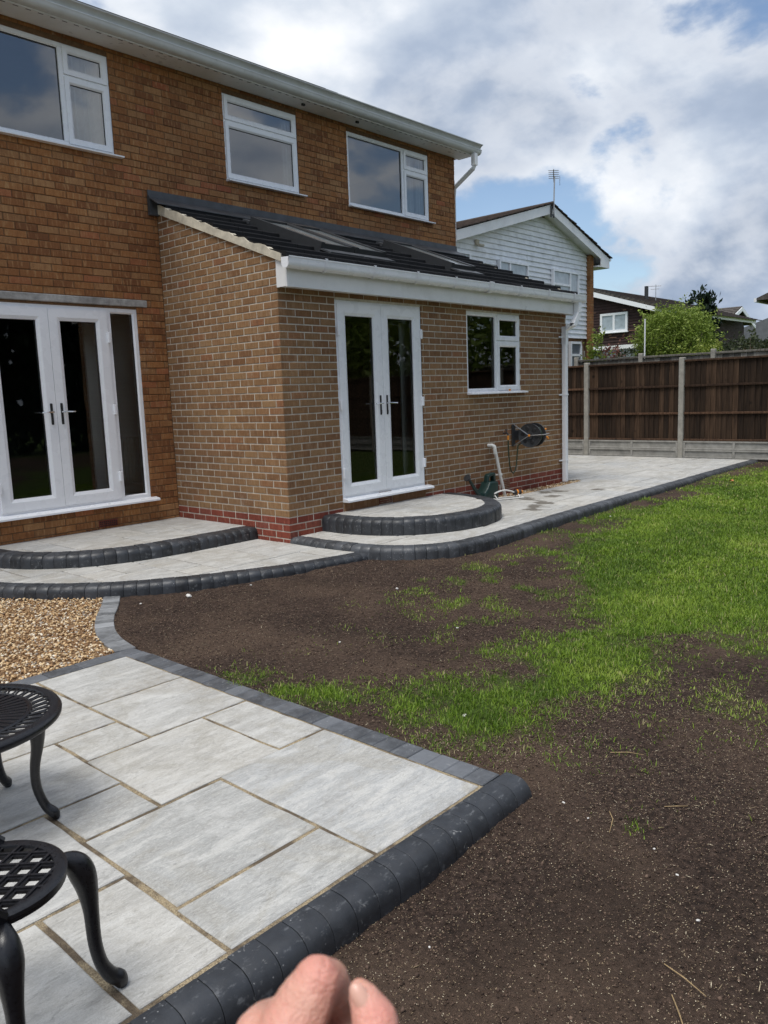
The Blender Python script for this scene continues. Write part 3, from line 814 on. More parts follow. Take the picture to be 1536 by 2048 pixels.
# ------------------------------------------------------------------ paving
def build_paving():
    # lower path by the house
    inner = xy(LP); reg = [(0.0, 1.985)] + inner + [(.12, -.02), (0.0, 0.0)]
    reg = inner + [(.12, -.01), (-.002, -.002), (-.002, 1.985)]
    mb = MB(); mb.prism(reg if area(reg) > 0 else reg[::-1], 'z', -.32, Z_LP - .010)
    p = structure('path', mb, M['joint'])
    sg = side_test(LP, Vector((-1.5, -3, 0)))
    random_paving(reg, -2.95, .2, -1.0, 1.985, Z_LP, p, M['slab'], seed=4)
    kerb_row(LP, W_LP, Z_LP, .15, p, .104, sg, M['kerb'])
    # upper step at the patio door
    inner = xy(LS); reg = inner + [(-.002, 1.985)]
    mb = MB(); mb.prism(reg if area(reg) > 0 else reg[::-1], 'z', -.03, Z_LS - .010); p = structure('door_step', mb, M['joint'])
    random_paving(reg, -2.35, .05, .7, 1.985, Z_LS, p, M['slab'], seed=9)
    kerb_row(LS, W_LS, Z_LS, .135, p, .104, side_test(LS, Vector((-1.5, -3, 0))), M['kerb'], s1=arclen(LS)[-1] - .004)
    # terrace round the extension
    inner = xy(RT); GS = [(2.75, -.002), (2.95, -.10), (3.4, -.235), (4.2, -.255), (5.0, -.25), (5.75, -.215), (5.9, -.05)]
    reg = inner + [(9.95, 7.5), (5.65, 7.5), (5.65, .08), (5.9, -.05)] + GS[::-1][1:] + [(.14, -.002)]
    if area(reg) < 0: reg = reg[::-1]
    mb = MB(); mb.prism(reg, 'z', -.3, Z_RT - .010); p = structure('path', mb, M['joint'])
    random_paving(reg, .05, 10.2, -1.62, 7.6, Z_RT, p, M['wetslab'], seed=14)
    kerb_row(RT, W_RT, Z_RT, .16, p, .104, side_test(RT, Vector((0, -3, 0))), M['kerb2'])
    # half round step at the extension door
    inner = xy(RU); reg = inner + []
    if area(reg) < 0: reg = reg[::-1]
    mb = MB(); mb.prism(reg, 'z', .03, Z_RU - .010); p = structure('door_step', mb, M['joint'])
    random_paving(reg, .5, 2.75, -1.25, -.002, Z_RU, p, M['slab'], seed=23)
    kerb_row(RU, W_RU, Z_RU, .172, p, .104, side_test(RU, Vector((1.5, -4, 0))), M['kerb'])
    # patio
    mb = MB(); mb.prism([(-7.2, -4.388), (-2.83, -4.388), (-2.83, -1.635), (-7.2, -1.635)], 'z', -.36, Z_P - .006)
    p = structure('patio', mb, M['joint'])
    XL = -2.842
    tiles = [(-3.41, XL, -2.265, -1.655), (-3.41, XL, -2.86, -2.275), (-3.115, XL, -3.455, -2.87), (-3.745, -3.125, -3.475, -2.87), (-3.735, -3.42, -2.86, -2.565),
             (-4.02, -3.42, -2.555, -1.655), (-4.65, -4.03, -2.555, -1.655), (-4.36, -3.745, -3.17, -2.565), (-4.065, -3.755, -3.475, -3.18), (-4.075, -3.465, -4.08, -3.485),
             (-3.455, XL, -4.375, -3.465), (-4.085, -3.465, -4.375, -4.09), (-4.66, -4.085, -3.795, -3.185), (-4.385, -4.095, -4.375, -3.805), (-5.0, -4.40, -4.375, -3.805),
             (-4.98, -4.37, -3.175, -2.565), (-5.28, -4.67, -3.795, -3.185), (-5.6, -5.01, -4.375, -3.805), (-5.6, -4.99, -3.175, -2.565), (-5.28, -4.66, -2.555, -1.655), (-6.2, -5.61, -4.375, -3.185), (-6.2, -5.29, -2.555, -1.655), (-6.2, -5.61, -3.175, -2.565), (-7.15, -6.21, -4.375, -1.655), (-5.6, -5.29, -3.795, -3.185)]
    for x0, x1, y0, y1 in tiles: slab_piece([(x0 + .004, y0 + .004), (x1 - .004, y0 + .004), (x1 - .004, y1 - .004), (x0 + .004, y1 - .004)], Z_P, p, M['slab'], edge=.005)
    front = [Vector((-2.675, -4.392, 0)), Vector((-4.5, -4.392, 0)), Vector((-7.2, -4.392, 0))]
    kerb_row(front, .125, Z_P, .16, p, .1035, side_test(front, Vector((-4, -8, 0))), M['kerb3'], rad=.075, shk=.990, jit=.0006)
    rightl = [Vector((-2.832, -1.64, 0)), Vector((-2.832, -3.0, 0)), Vector((-2.832, -4.385, 0))]
    flat_blocks(rightl, .12, Z_P, p, .1035, side_test(rightl, Vector((0, -3, 0))), M['edge'])
    backl = [Vector((-2.715, -1.64, 0)), Vector((-5, -1.64, 0)), Vector((-7.2, -1.64, 0))]
    flat_blocks(backl, .12, Z_P, p, .205, side_test(backl, Vector((-4, 0, 0))), M['edge'])
    # curved edging between gravel and soil
    mb = MB(); rg = xy(CE_OUT) + xy(offs(CE_OUT, W_CE * side_test(CE_OUT, Vector((0, -2, 0)))))[::-1]
    mb.prism(rg if area(rg) > 0 else rg[::-1], 'z', -.3, Z_P - .012); e = structure('path_edging', mb, M['joint'])
    flat_blocks(CE_OUT, W_CE, Z_P, e, .104, side_test(CE_OUT, Vector((0, -2, 0))), M['edge2'])
    return GS


GS = build_paving()


# ------------------------------------------------------------------ gravel
def scatter_stones(name, poly, n, z, size, mat, seed, label=None, layers=0.02):
    r = np.random.RandomState(seed); P = np.array([q[:2] for q in poly]); lo, hi = P.min(0), P.max(0)
    x = r.uniform(lo[0], hi[0], n * 4); y = r.uniform(lo[1], hi[1], n * 4); k = in_poly(x, y, poly); x, y = x[k][:n], y[k][:n]; n = len(x)
    bm = bmesh.new(); bmesh.ops.create_icosphere(bm, subdivisions=1, radius=1); bv = np.array([v.co[:] for v in bm.verts]); bf = np.array([[v.index for v in f.verts] for f in bm.faces]); bm.free()
    s = r.uniform(size[0], size[1], n)[:, None] * r.uniform(.55, 1.15, (n, 3)) * np.array([1.15, .8, .6]); a = r.uniform(0, 2 * PI, n); t = r.normal(0, .45, n)
    V = bv[None] * s[:, None, :] * (1 + r.uniform(-.16, .16, (n, len(bv), 1)))
    ct, st = np.cos(t)[:, None], np.sin(t)[:, None]; V = np.stack([V[..., 0] * ct - V[..., 2] * st, V[..., 1], V[..., 0] * st + V[..., 2] * ct], -1)
    ca, sa = np.cos(a)[:, None], np.sin(a)[:, None]; V = np.stack([V[..., 0] * ca - V[..., 1] * sa, V[..., 0] * sa + V[..., 1] * ca, V[..., 2]], -1)
    V += np.stack([x, y, z + r.uniform(0, layers, n)], -1)[:, None, :]
    F = bf[None] + (np.arange(n) * len(bv))[:, None, None]
    o = np_mesh(name, V.reshape(-1, 3), F.reshape(-1, 3), mat, np.repeat(r.rand(n), len(bv)))
    return o


def build_gravel():
    bed = [(-7.2, -1.515), (-2.84, -1.515)] + xy(CE_OUT)[::-1] + [(p.x, p.y) for p in offs(LP, W_LP * side_test(LP, Vector((-1.5, -3, 0))))[::-1] if p.x < -2.12] + [(-7.2, 1.95)]
    mb = MB(); mb.prism(bed if area(bed) > 0 else bed[::-1], 'z', -.3, Z_P - .022); structure('gravel_bed', mb, M['gravelbed'])
    vis = [(max(x, -4.6), min(y, 1.2)) for x, y in bed]
    o = scatter_stones('gravel', vis, 15500, Z_P - .018, (.006, .0145), M['gravel'], 3); o['label'] = 'golden gravel filling the bed beside the curved edging'
    strip = [(2.77, -.01)] + [(a, b + .008) for a, b in GS[1:]] + [(5.9, .03), (5.66, .08), (5.64, -.01)]
    mb = MB(); mb.prism(strip[::-1] if area(strip) < 0 else strip, 'z', -.2, Z_RT - .03); structure('gravel_bed', mb, M['gravelbed'])
    o = scatter_stones('gravel', strip, 1900, Z_RT - .026, (.007, .016), M['gravel'], 8); o['label'] = 'narrow strip of golden gravel along the extension wall'


build_gravel()


# ------------------------------------------------------------------ grass, soil crumbs, seeds
def build_grass():
    r = np.random.RandomState(11)
    Vs, Fs, Rs = [], [], []; base = 0
    # (x0,x1,y0,y1, per m2, height, width)
    for x0, x1, y0, y1, dens, hh, ww in ((-2.75, .6, -5.6, -1.9, 15000, .031, .0021), (.6, 4.2, -6.2, -1.55, 10500, .029, .0030), (4.2, 10.0, -6.5, -1.45, 4600, .030, .0052)):
        n = int(dens * (x1 - x0) * (y1 - y0)); x = r.uniform(x0, x1, n); y = r.uniform(y0, y1, n)
        d = CAM; dx, dy = x - CAM.x, y - CAM.y
        fw = dx * FWD.x + dy * FWD.y + (-.1 - CAM.z) * FWD.z; rt = dx * RIGHT.x + dy * RIGHT.y
        vis = (rt / np.maximum(fw, .1) < .60) & (rt / np.maximum(fw, .1) > -.62)
        g = grass_density(x, y)
        # tufts: more, longer blades where the clump noise is high
        cl = vnoise(x, y, 24, 9)
        keep = vis & (r.rand(n) < g ** 1.5 * np.clip(0.15 + .5 * np.clip(g * 3 - 2, 0, 1) + 1.6 * cl * np.clip(1.6 - g, .6, 1.3), 0, 1.1))
        x, y, g, cl = x[keep], y[keep], g[keep], cl[keep]; n = len(x)
        z = ground_z(x, y) - .003
        L = hh * (0.35 + 1.1 * r.rand(n) ** 1.5) * (.6 + .5 * g) * (.6 + .8 * cl); a = r.uniform(0, 2 * PI, n); lean = r.uniform(.25, 1.15, n) * L
        w_ = ww * r.uniform(.6, 1.3, n); ca, sa = np.cos(a), np.sin(a)
        up = np.sqrt(np.maximum(L ** 2 - (lean * .8) ** 2, (.35 * L) ** 2))
        b0 = np.stack([x - sa * w_, y + ca * w_, z], -1); b1 = np.stack([x + sa * w_, y - ca * w_, z], -1)
        m0 = np.stack([x + ca * lean * .35 - sa * w_ * .8, y + sa * lean * .35 + ca * w_ * .8, z + up * .62], -1); m1 = np.stack([x + ca * lean * .35 + sa * w_ * .8, y + sa * lean * .35 - ca * w_ * .8, z + up * .62], -1)
        tp = np.stack([x + ca * lean, y + sa * lean, z + up * .95], -1)
        V = np.stack([b0, b1, m0, m1, tp], 1).reshape(-1, 3); k = base + np.arange(n) * 5
        F = np.stack([np.stack([k, k + 1, k + 3], -1), np.stack([k, k + 3, k + 2], -1), np.stack([k + 2, k + 3, k + 4], -1)], 1).reshape(-1, 3)
        patch = vnoise(x, y, 1.6, 21); patch2 = vnoise(x, y, 5.5, 23); rv = np.clip(.08 + .55 * r.rand(n) + .5 * (patch - .4) + .35 * (patch2 - .5), 0, .93); dead = r.rand(n) < .035 + .10 * (1 - g); rv[dead] = r.uniform(.93, 1, dead.sum())
        Vs.append(V); Fs.append(F); Rs.append(np.repeat(rv, 5)); base += n * 5
    o = np_mesh('grass', np.concatenate(Vs), np.concatenate(Fs), M['grass'], np.concatenate(Rs)); o['label'] = 'patchy young green grass growing over the soil'


build_grass()


def soil_points(n, x0, x1, y0, y1, r, maxg=.6):
    x = r.uniform(x0, x1, n); y = r.uniform(y0, y1, n); ok = np.ones(n, bool)
    for pl in HARD: ok &= ~in_poly(x, y, pl)
    ok &= ~in_poly(x, y, [(-7.2, -1.6), (-2.72, -1.6)] + xy(CE_OUT)[::-1] + [(-2.1, 0), (-2.6, 2.2), (-7.2, 2.2)])
    dx, dy = x - CAM.x, y - CAM.y; fw = dx * FWD.x + dy * FWD.y + (-.15 - CAM.z) * FWD.z; rt = dx * RIGHT.x + dy * RIGHT.y
    ok &= (np.abs(rt / np.maximum(fw, .1)) < .62) & (grass_density(x, y) < maxg)
    return x[ok], y[ok]


def build_soil_bits():
    r = np.random.RandomState(31)
    oc = np.array([(1, 0, 0), (-1, 0, 0), (0, 1, 0), (0, -1, 0), (0, 0, 1), (0, 0, -.6)]); of = np.array([(0, 2, 4), (2, 1, 4), (1, 3, 4), (3, 0, 4), (2, 0, 5), (1, 2, 5), (3, 1, 5), (0, 3, 5)])
    xs, ys, ss = [], [], []
    for n, b, lo, hi in ((46000, (-4.6, -1.4, -6, -3.9), .0022, .0062), (34000, (-2.7, .8, -4.4, -.5), .0035, .009), (2200, (-4.6, .8, -6, -.5), .007, .013)):
        x, y = soil_points(n, *b, r, .8); xs.append(x); ys.append(y); ss.append(r.uniform(lo, hi, len(x)) * r.uniform(.6, 1, len(x)))
    x, y, s = map(np.concatenate, (xs, ys, ss)); n = len(x); z = ground_z(x, y)
    V = oc[None] * s[:, None, None] * r.uniform(.5, 1.3, (n, 6, 1)); a = r.uniform(0, 6.28, n); ca, sa = np.cos(a)[:, None], np.sin(a)[:, None]
    V = np.stack([V[..., 0] * ca - V[..., 1] * sa, V[..., 0] * sa + V[..., 1] * ca, V[..., 2] * .8], -1) + np.stack([x, y, z + s * .2], -1)[:, None]
    o = np_mesh('soil_crumbs', V.reshape(-1, 3), (of[None] + (np.arange(n) * 6)[:, None, None]).reshape(-1, 3), M['crumb'], np.repeat(np.clip(r.normal(.45, .25, n), 0, 1), 6)); o['label'] = 'loose dark crumbs of soil on the bare bed'
    xs, ys, ls = [], [], []
    for n, b, lo, hi in ((34000, (-4.6, -1.0, -6, -3.8), .0032, .0066), (12000, (-2.7, .8, -4.4, -.5), .0045, .009), (800, (-4.6, .6, -6, -.5), .010, .032)):
        x, y = soil_points(n, *b, r, .75); cl = vnoise(x, y, 5, 44); k = r.rand(len(x)) < .35 + .9 * cl; x, y = x[k], y[k]; xs.append(x); ys.append(y); ls.append(r.uniform(lo, hi, len(x)))
    x, y, l = map(np.concatenate, (xs, ys, ls)); n = len(x); z = ground_z(x, y) + r.uniform(.001, .006, n)
    a = r.uniform(0, 6.28, n); w_ = np.minimum(l * .17, .0010) * r.uniform(.7, 1.3, n); til = r.normal(0, .35, n)
    sp = np.array([(-1, 0, 0), (0, 1, 0), (1, 0, 0), (0, -1, 0), (0, 0, 1)])
    V = sp[None] * np.stack([l / 2 * 1.1, w_, w_ * .9], -1)[:, None]; V[..., 2] += V[..., 0] * til[:, None]
    ca, sa = np.cos(a)[:, None], np.sin(a)[:, None]; V = np.stack([V[..., 0] * ca - V[..., 1] * sa, V[..., 0] * sa + V[..., 1] * ca, V[..., 2]], -1) + np.stack([x, y, z], -1)[:, None]
    F = np.array([(0, 3, 4), (3, 2, 4), (2, 1, 4), (1, 0, 4)])
    o = np_mesh('grass_seed', V.reshape(-1, 3), (F[None] + (np.arange(n) * 5)[:, None, None]).reshape(-1, 3), M['seed'], np.repeat(r.rand(n), 5)); o['label'] = 'pale grass seed and straw bits sown on the soil'


build_soil_bits()


# ------------------------------------------------------------------ brickwork
BR_L, BR_H, JT = 0.225, 0.075, 0.010


def brick_mesh_rect(w_, h, ch, depth, rv):
    """brick front in local frame: x along the wall, z up, front face at y=0, body goes to +y"""
    a, b = w_ / 2, h / 2
    vs = [(-a + ch, 0, -b + ch), (a - ch, 0, -b + ch), (a - ch, 0, b - ch), (-a + ch, 0, b - ch), (-a, ch, -b), (a, ch, -b), (a, ch, b), (-a, ch, b), (-a, depth, -b), (a, depth, -b), (a, depth, b), (-a, depth, b)]
    fs = [(0, 1, 2, 3), (0, 4, 5, 1), (1, 5, 6, 2), (2, 6, 7, 3), (3, 7, 4, 0), (4, 8, 9, 5), (5, 9, 10, 6), (6, 10, 11, 7), (7, 11, 8, 4)]
    return vs, fs


BCACHE = {}


def brick_wall(parent, O, e, nrm, s0, s1, z0, z1, openings, mat, off=0.0, zoff=0.0, top=None, limit=300, proud=0.006, jt=JT, seed=0, clipvis=True):
    """stretcher bond. O origin, e unit vector along the wall, nrm outward normal. top(s) -> highest z allowed"""
    rr = random.Random(seed); O = Vector(O); e = Vector(e); nrm = Vector(nrm)
    items = []; r0 = int(math.floor((z0 - zoff) / BR_H)); r1 = int(math.ceil((z1 - zoff) / BR_H))
    for row in range(r0, r1):
        za = max(z0, zoff + row * BR_H + jt / 2); zb = min(z1, zoff + (row + 1) * BR_H - jt / 2)
        if zb - za < .012: continue
        o_ = off + (BR_L / 2 if row % 2 else 0); c0 = int(math.floor((s0 - o_) / BR_L)) - 1; c1 = int(math.ceil((s1 - o_) / BR_L)) + 1
        for c in range(c0, c1):
            a, b = max(s0, o_ + c * BR_L + jt / 2), min(s1, o_ + (c + 1) * BR_L - jt / 2)
            segs = [(a, b)] if b - a > .02 else []
            for (p, q, u, v) in openings:
                if u < zb - .02 and v > za + .02:
                    ns = []
                    for (m, n_) in segs:
                        if q <= m or p >= n_: ns.append((m, n_)); continue
                        if p - m > .025: ns.append((m, p))
                        if n_ - q > .025: ns.append((q, n_))
                    segs = ns
            for m, n_ in segs:
                zz = zb
                poly = None
                if top is not None:
                    t0, t1 = top(m), top(n_)
                    if max(t0, t1) <= za + .015: continue
                    if min(t0, t1) < zb:
                        pts = []
                        rect = [(m, za), (n_, za), (n_, zb), (m, zb)]
                        f = lambda q_: top(q_[0]) - q_[1]
                        for i in range(4):
                            A, B = rect[i], rect[(i + 1) % 4]; fa, fb = f(A), f(B)
                            if fa >= 0: pts.append(A)
                            if fa * fb < 0:
                                t = fa / (fa - fb); pts.append((A[0] + t * (B[0] - A[0]), A[1] + t * (B[1] - A[1])))
                        if len(pts) < 3 or abs(area(pts)) < .0006: continue
                        poly = pts
                items.append([m, n_, za, zb, poly, rr.random(), rr.uniform(-.0012, .0012) if proud < .004 else rr.uniform(-.0028, .0028)])
    # the largest in the picture become single objects
    sc = []
    for k, it in enumerate(items):
        c = O + e * ((it[0] + it[1]) / 2); c.z = (it[2] + it[3]) / 2; q = proj(c)
        if q is None or not (-20 < q[0] < 1556 and -20 < q[1] < 2068): sc.append((-1, k)); continue
        u = proj(O + e * it[0] + Vector((0, 0, it[2]))); v = proj(O + e * it[1] + Vector((0, 0, it[3])))
        A = abs((u[0] - v[0]) * (u[1] - v[1])); sc.append((A, k))
    order = sorted(sc, reverse=True); single = {k for A, k in order[:limit] if A > 0}
    mv, mf, mr = [], [], []
    org = ORG[parent.name]; ang = math.atan2(e.y, e.x); flip = (Vector((-e.y, e.x, 0)).dot(nrm) > 0)
    for k, (m, n_, za, zb, poly, rv, jit) in enumerate(items):
        if poly is None:
            w_, h = n_ - m, zb - za
            front = O + e * ((m + n_) / 2) + nrm * (proud + jit); front.z = (za + zb) / 2
            if k in single:
                key = (mat.name, round(w_, 3), round(h, 3), int(rv * 16))
                if key not in BCACHE:
                    vs, fs = brick_mesh_rect(w_, h, .0035, .014 + proud, rv); me = bpy.data.meshes.new('brick'); me.from_pydata(vs, [], fs); me.materials.append(mat)
                    a = me.attributes.new('rnd', 'FLOAT', 'POINT'); a.data.foreach_set('value', [(int(rv * 16) + .5) / 16] * len(vs)); BCACHE[key] = me
                ob = link_mesh('brick', BCACHE[key], parent, front - org); ob.rotation_euler = (rr.uniform(-.003, .003), rr.uniform(-.004, .004), ang + (PI if flip else 0))
            else:
                vs, fs = brick_mesh_rect(w_, h, .0035, .014 + proud, rv); kk = len(mv)
                for x, y, z in vs:
                    p = front + e * x - nrm * y; p.z = front.z + z; mv.append(tuple(p - org))
                mf += [tuple(i + kk for i in f) for f in fs]; mr += [rv] * len(vs)
        else:
            n = len(poly); cx = sum(p[0] for p in poly) / n; cz = sum(p[1] for p in poly) / n; vs = []
            for s_, d in ((.955, proud + jit), (1, proud + jit - .0035), (1, -.014)):
                for p in poly:
                    P = O + e * (cx + (p[0] - cx) * s_) + nrm * d; P.z = cz + (p[1] - cz) * s_; vs.append(P - org)
            fs = [tuple(range(n))]
            for q in (0, n):
                for j in range(n): fs.append((q + j, q + n + j, q + n + (j + 1) % n, q + (j + 1) % n))
            kk = len(mv); mv += [tuple(p) for p in vs]; mf += [tuple(i + kk for i in f) for f in fs]; mr += [rv] * len(vs)
    if mv:
        me = bpy.data.meshes.new('brick_courses'); me.from_pydata(mv, [], mf); me.materials.append(mat)
        a = me.attributes.new('rnd', 'FLOAT', 'POINT'); a.data.foreach_set('value', mr)
        ob = link_mesh('brick_courses', me, parent); ob['kind'] = 'stuff'


def wall_cells(mb, axis, c, thick, s0, s1, z0, z1, openings, sgn, top=None):
    """mortar face of a wall with holes: axis 'x' -> wall along x at y=c ; axis 'y' -> along y at x=c. Returns holes' reveals too"""
    ss = sorted({s0, s1, *[v for o in openings for v in o[:2] if s0 < v < s1]}); zs = sorted({z0, z1, *[v for o in openings for v in o[2:] if z0 < v < z1]})
    P = (lambda s, d, z: (s, c + d, z)) if axis == 'x' else (lambda s, d, z: (c + d, s, z))
    for i in range(len(ss) - 1):
        for j in range(len(zs) - 1):
            a, b, u, v = ss[i], ss[i + 1], zs[j], zs[j + 1]; mx, mz = (a + b) / 2, (u + v) / 2
            if any(o[0] < mx < o[1] and o[2] < mz < o[3] for o in openings): continue
            mb.add([P(a, 0, u), P(b, 0, u), P(b, 0, v), P(a, 0, v)], [(0, 1, 2, 3)])
    for a, b, u, v in openings:
        a, b, u, v = max(a, s0), min(b, s1), max(u, z0), min(v, z1)
        for q in (((a, u), (b, u)), ((b, u), (b, v)), ((b, v), (a, v)), ((a, v), (a, u))):
            mb.add([P(q[0][0], 0, q[0][1]), P(q[1][0], 0, q[1][1]), P(q[1][0], thick, q[1][1]), P(q[0][0], thick, q[0][1])], [(0, 1, 2, 3)])


# ------------------------------------------------------------------ the house
house = empty('brick_house', (2.6, 2.0, 0.0), 'orange brown brick house with white windows and a lean-to brick extension', 'house')
OP = {'patio': (-2.42, -.355, .385, 2.50), 'w1': (-2.72, -.47, 4.115, 5.105), 'w2': (1.015, 2.20, 4.115, 5.105), 'w3': (3.13, 4.93, 4.115, 5.105)}
EOP = {'door': (.785, 2.215, .345, 2.475), 'win': (3.125, 4.375, 1.445, 2.475)}
EAVE_Z, XR = 5.20, 5.61


def roofz(y): return 2.915 + .394 * y           # upper face of the lean-to tiles


def verge(y): return 2.825 + .383 * y             # top of the lean-to side wall


def build_house_walls():
    ops = list(OP.values())
    mb = MB(); wall_cells(mb, 'x', YH + .006, .14, -6.0, XR, -.3, EAVE_Z + .02, ops, 1)
    mb.add([(XR - .006, YH + .006, -.3), (XR - .006, 9, -.3), (XR - .006, 9, 5.2), (XR - .006, YH + .006, 5.2)], [(0, 1, 2, 3)])
    mb.add([(-6, YH + .006, -.3), (-6, 9, -.3), (-6, 9, 5.2), (-6, YH + .006, 5.2)], [(0, 1, 2, 3)])
    mb.add([(-6, 9, -.3), (XR, 9, -.3), (XR, 9, 5.2), (-6, 9, 5.2)], [(0, 1, 2, 3)])
    wl = mb.build('wall', M['mortar'], house)
    lint = (-2.56, -.222, 2.525, 2.605); fl = (-.002, XR, -.3, 3.60)
    brick_wall(wl, (0, YH + .006, 0), (1, 0, 0), (0, -1, 0), -5.6, XR, .02, EAVE_Z - .005, ops + [lint, fl, (-.002, XR, -.3, 2.0)], M['brick'], off=.06, zoff=-.02, seed=3, proud=.007, jt=.009)
    # lintel, air brick
    mb = MB(); mb.cbox(-2.55, -.228, YH - .022, YH + .05, 2.527, 2.602, .006); mb.build('lintel', M['lintel'], house)
    mb = MB(); mb.box(-1.03, -.805, YH - .006, YH + .02, .125, .20)
    ab = mb.build('air_brick', M['rbrick'], house)
    mb = MB()
    for i in range(9):
        for j in range(3): mb.box(-1.018 + i * .0235, -1.003 + i * .0235, YH - .0085, YH - .004, .134 + j * .021, .147 + j * .021)
    mb.build('vent_hole', M['seal'], ab)
    # extension
    eops = list(EOP.values())
    mb = MB(); wall_cells(mb, 'x', .004, .13, 0.004, 5.65, -.35, 2.60, eops, 1)
    # side wall follows the verge
    mb.add([(.004, .004, -.35), (.004, YH, -.35), (.004, YH, verge(YH)), (.004, .004, verge(0))], [(0, 1, 2, 3)])
    mb.add([(5.646, .004, -.35), (5.646, YH, -.35), (5.646, YH, verge(YH)), (5.646, .004, verge(0))], [(0, 1, 2, 3)])
    ew = mb.build('extension_wall', M['emortar'], house)
    ZR = .24
    # side: origin at the inner corner, running towards the front corner (s = distance from front, 0 at corner)
    brick_wall(ew, (0, 0, 0), (1, 0, 0), (0, -1, 0), 0.0, 5.65, ZR, 2.55, eops + [(.79, 2.21, .02, .345)], M['ebrick'], off=-.1125, zoff=.24 - 0.075 * 4 + .005, limit=170, seed=5, proud=.0012, jt=.0118)
    brick_wall(ew, (0, 0, 0), (0, 1, 0), (-1, 0, 0), 0.0, YH - .004, ZR, 3.6, [], M['ebrick'], off=0.0, zoff=.24 - .075 * 4 + .005, top=lambda s: verge(s) - .012, limit=130, seed=6, proud=.0012, jt=.0118)
    # red plinth
    mb = MB(); mb.box(.02, 5.62, .02, .04, -.3, .1); pl = mb.build('plinth', M['emortar'], house)
    brick_wall(pl, (0, 0, 0), (1, 0, 0), (0, -1, 0), 0.0, 5.65, -.06, ZR, [(.79, 2.21, .02, .345), (3.85, 4.08, .09, .24)], M['rbrick'], off=0.0, zoff=.24 - .075 * 4 + .005, limit=150, seed=7, proud=.0012, jt=.0118)
    brick_wall(pl, (0, 0, 0), (0, 1, 0), (-1, 0, 0), 0.0, YH - .004, -.06, ZR, [], M['rbrick'], off=-.1125, zoff=.24 - .075 * 4 + .005, limit=150, seed=8, proud=.0012, jt=.0118)
    # rough courses under the door and its red air brick, vent by the waste pipe
    mb = MB(); mb.cbox(.79, 1.36, -.012, .05, .20, .315, .006); mb.cbox(1.60, 2.21, -.011, .05, .20, .31, .006); mb.build('brick', M['ebrick'], ew)
    for bx, bz in ((1.37, .215), (3.86, .10)):
        mb = MB(); mb.box(bx, bx + .215, -.004, .03, bz, bz + .135)
        a = mb.build('air_brick', M['rbrick'], house); mb = MB()
        for j in range(5): mb.box(bx + .012, bx + .203, -.0065, -.003, bz + .012 + j * .025, bz + .021 + j * .025)
        mb.build('vent_hole', M['joint'], a)


build_house_walls()


def rooms():
    def room(x0, x1, y0, y1, z0, z1, mat):
        mb = MB()
        mb.add([(x0, y0, z0), (x1, y0, z0), (x1, y1, z0), (x0, y1, z0), (x0, y0, z1), (x1, y0, z1), (x1, y1, z1), (x0, y1, z1)], [(0, 1, 2, 3), (7, 6, 5, 4), (1, 5, 6, 2), (2, 6, 7, 3), (3, 7, 4, 0)])
        return mb.build('room_lining', mat, house)
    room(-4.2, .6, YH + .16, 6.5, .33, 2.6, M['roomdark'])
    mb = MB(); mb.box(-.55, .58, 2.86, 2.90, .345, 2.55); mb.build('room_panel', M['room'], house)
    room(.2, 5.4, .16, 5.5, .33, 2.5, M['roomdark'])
    room(-4.2, .3, YH + .16, 6, 2.9, 5.14, M['room']); room(.5, 2.6, YH + .16, 5, 2.9, 5.14, M['room']); room(2.75, 5.4, YH + .16, 6, 2.9, 5.14, M['room'])
    # kitchen units behind the extension door, radiator behind the side light
    for x in (1.55, 2.15, 2.75):
        mb = MB(); mb.cbox(x, x + .59, 2.2, 2.75, .36, 1.2, .006); mb.cbox(x + .06, x + .53, 2.185, 2.202, .46, 1.14, .004)
        k = mb.build('kitchen_unit', M['cabinet'], house)
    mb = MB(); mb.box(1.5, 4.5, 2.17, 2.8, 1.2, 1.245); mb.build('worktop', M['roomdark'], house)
    mb = MB(); mb.box(2.05, 2.75, .20, .215, .36, 2.3); mb.build('room_panel', M['room'], house)
    mb = MB()
    for i in range(15): mb.cbox(-.26 + i * .045, -.222 + i * .045, 2.75, 2.80, .50, 1.05, .006)
    mb.build('radiator', M['cabinet'], house)
    mb = MB(); mb.box(-.54, .57, 2.84, 2.859, .345, .46); mb.box(.28, .36, 2.82, 2.859, .47, 2.4); mb.build('room_panel', M['cabinet'], house)


rooms()


def frame_ring(mb, x0, x1, z0, z1, w_, y0, y1, c=.006):
    """four members with a sloping inner bead"""
    mb.add([(x0, y0, z0), (x1, y0, z0), (x1, y0, z1), (x0, y0, z1),
            (x0 + w_ * .72, y0, z0 + w_ * .72), (x1 - w_ * .72, y0, z0 + w_ * .72), (x1 - w_ * .72, y0, z1 - w_ * .72), (x0 + w_ * .72, y0, z1 - w_ * .72),
            (x0 + w_, y0 + .014, z0 + w_), (x1 - w_, y0 + .014, z0 + w_), (x1 - w_, y0 + .014, z1 - w_), (x0 + w_, y0 + .014, z1 - w_),
            (x0 + w_, y1, z0 + w_), (x1 - w_, y1, z0 + w_), (x1 - w_, y1, z1 - w_), (x0 + w_, y1, z1 - w_),
            (x0, y1, z0), (x1, y1, z0), (x1, y1, z1), (x0, y1, z1)],
           [(i, (i + 1) % 4, 4 + (i + 1) % 4, 4 + i) for i in range(4)] + [(4 + i, 4 + (i + 1) % 4, 8 + (i + 1) % 4, 8 + i) for i in range(4)]
           + [(8 + i, 8 + (i + 1) % 4, 12 + (i + 1) % 4, 12 + i) for i in range(4)] + [((i + 1) % 4, i, 16 + i, 16 + (i + 1) % 4) for i in range(4)])


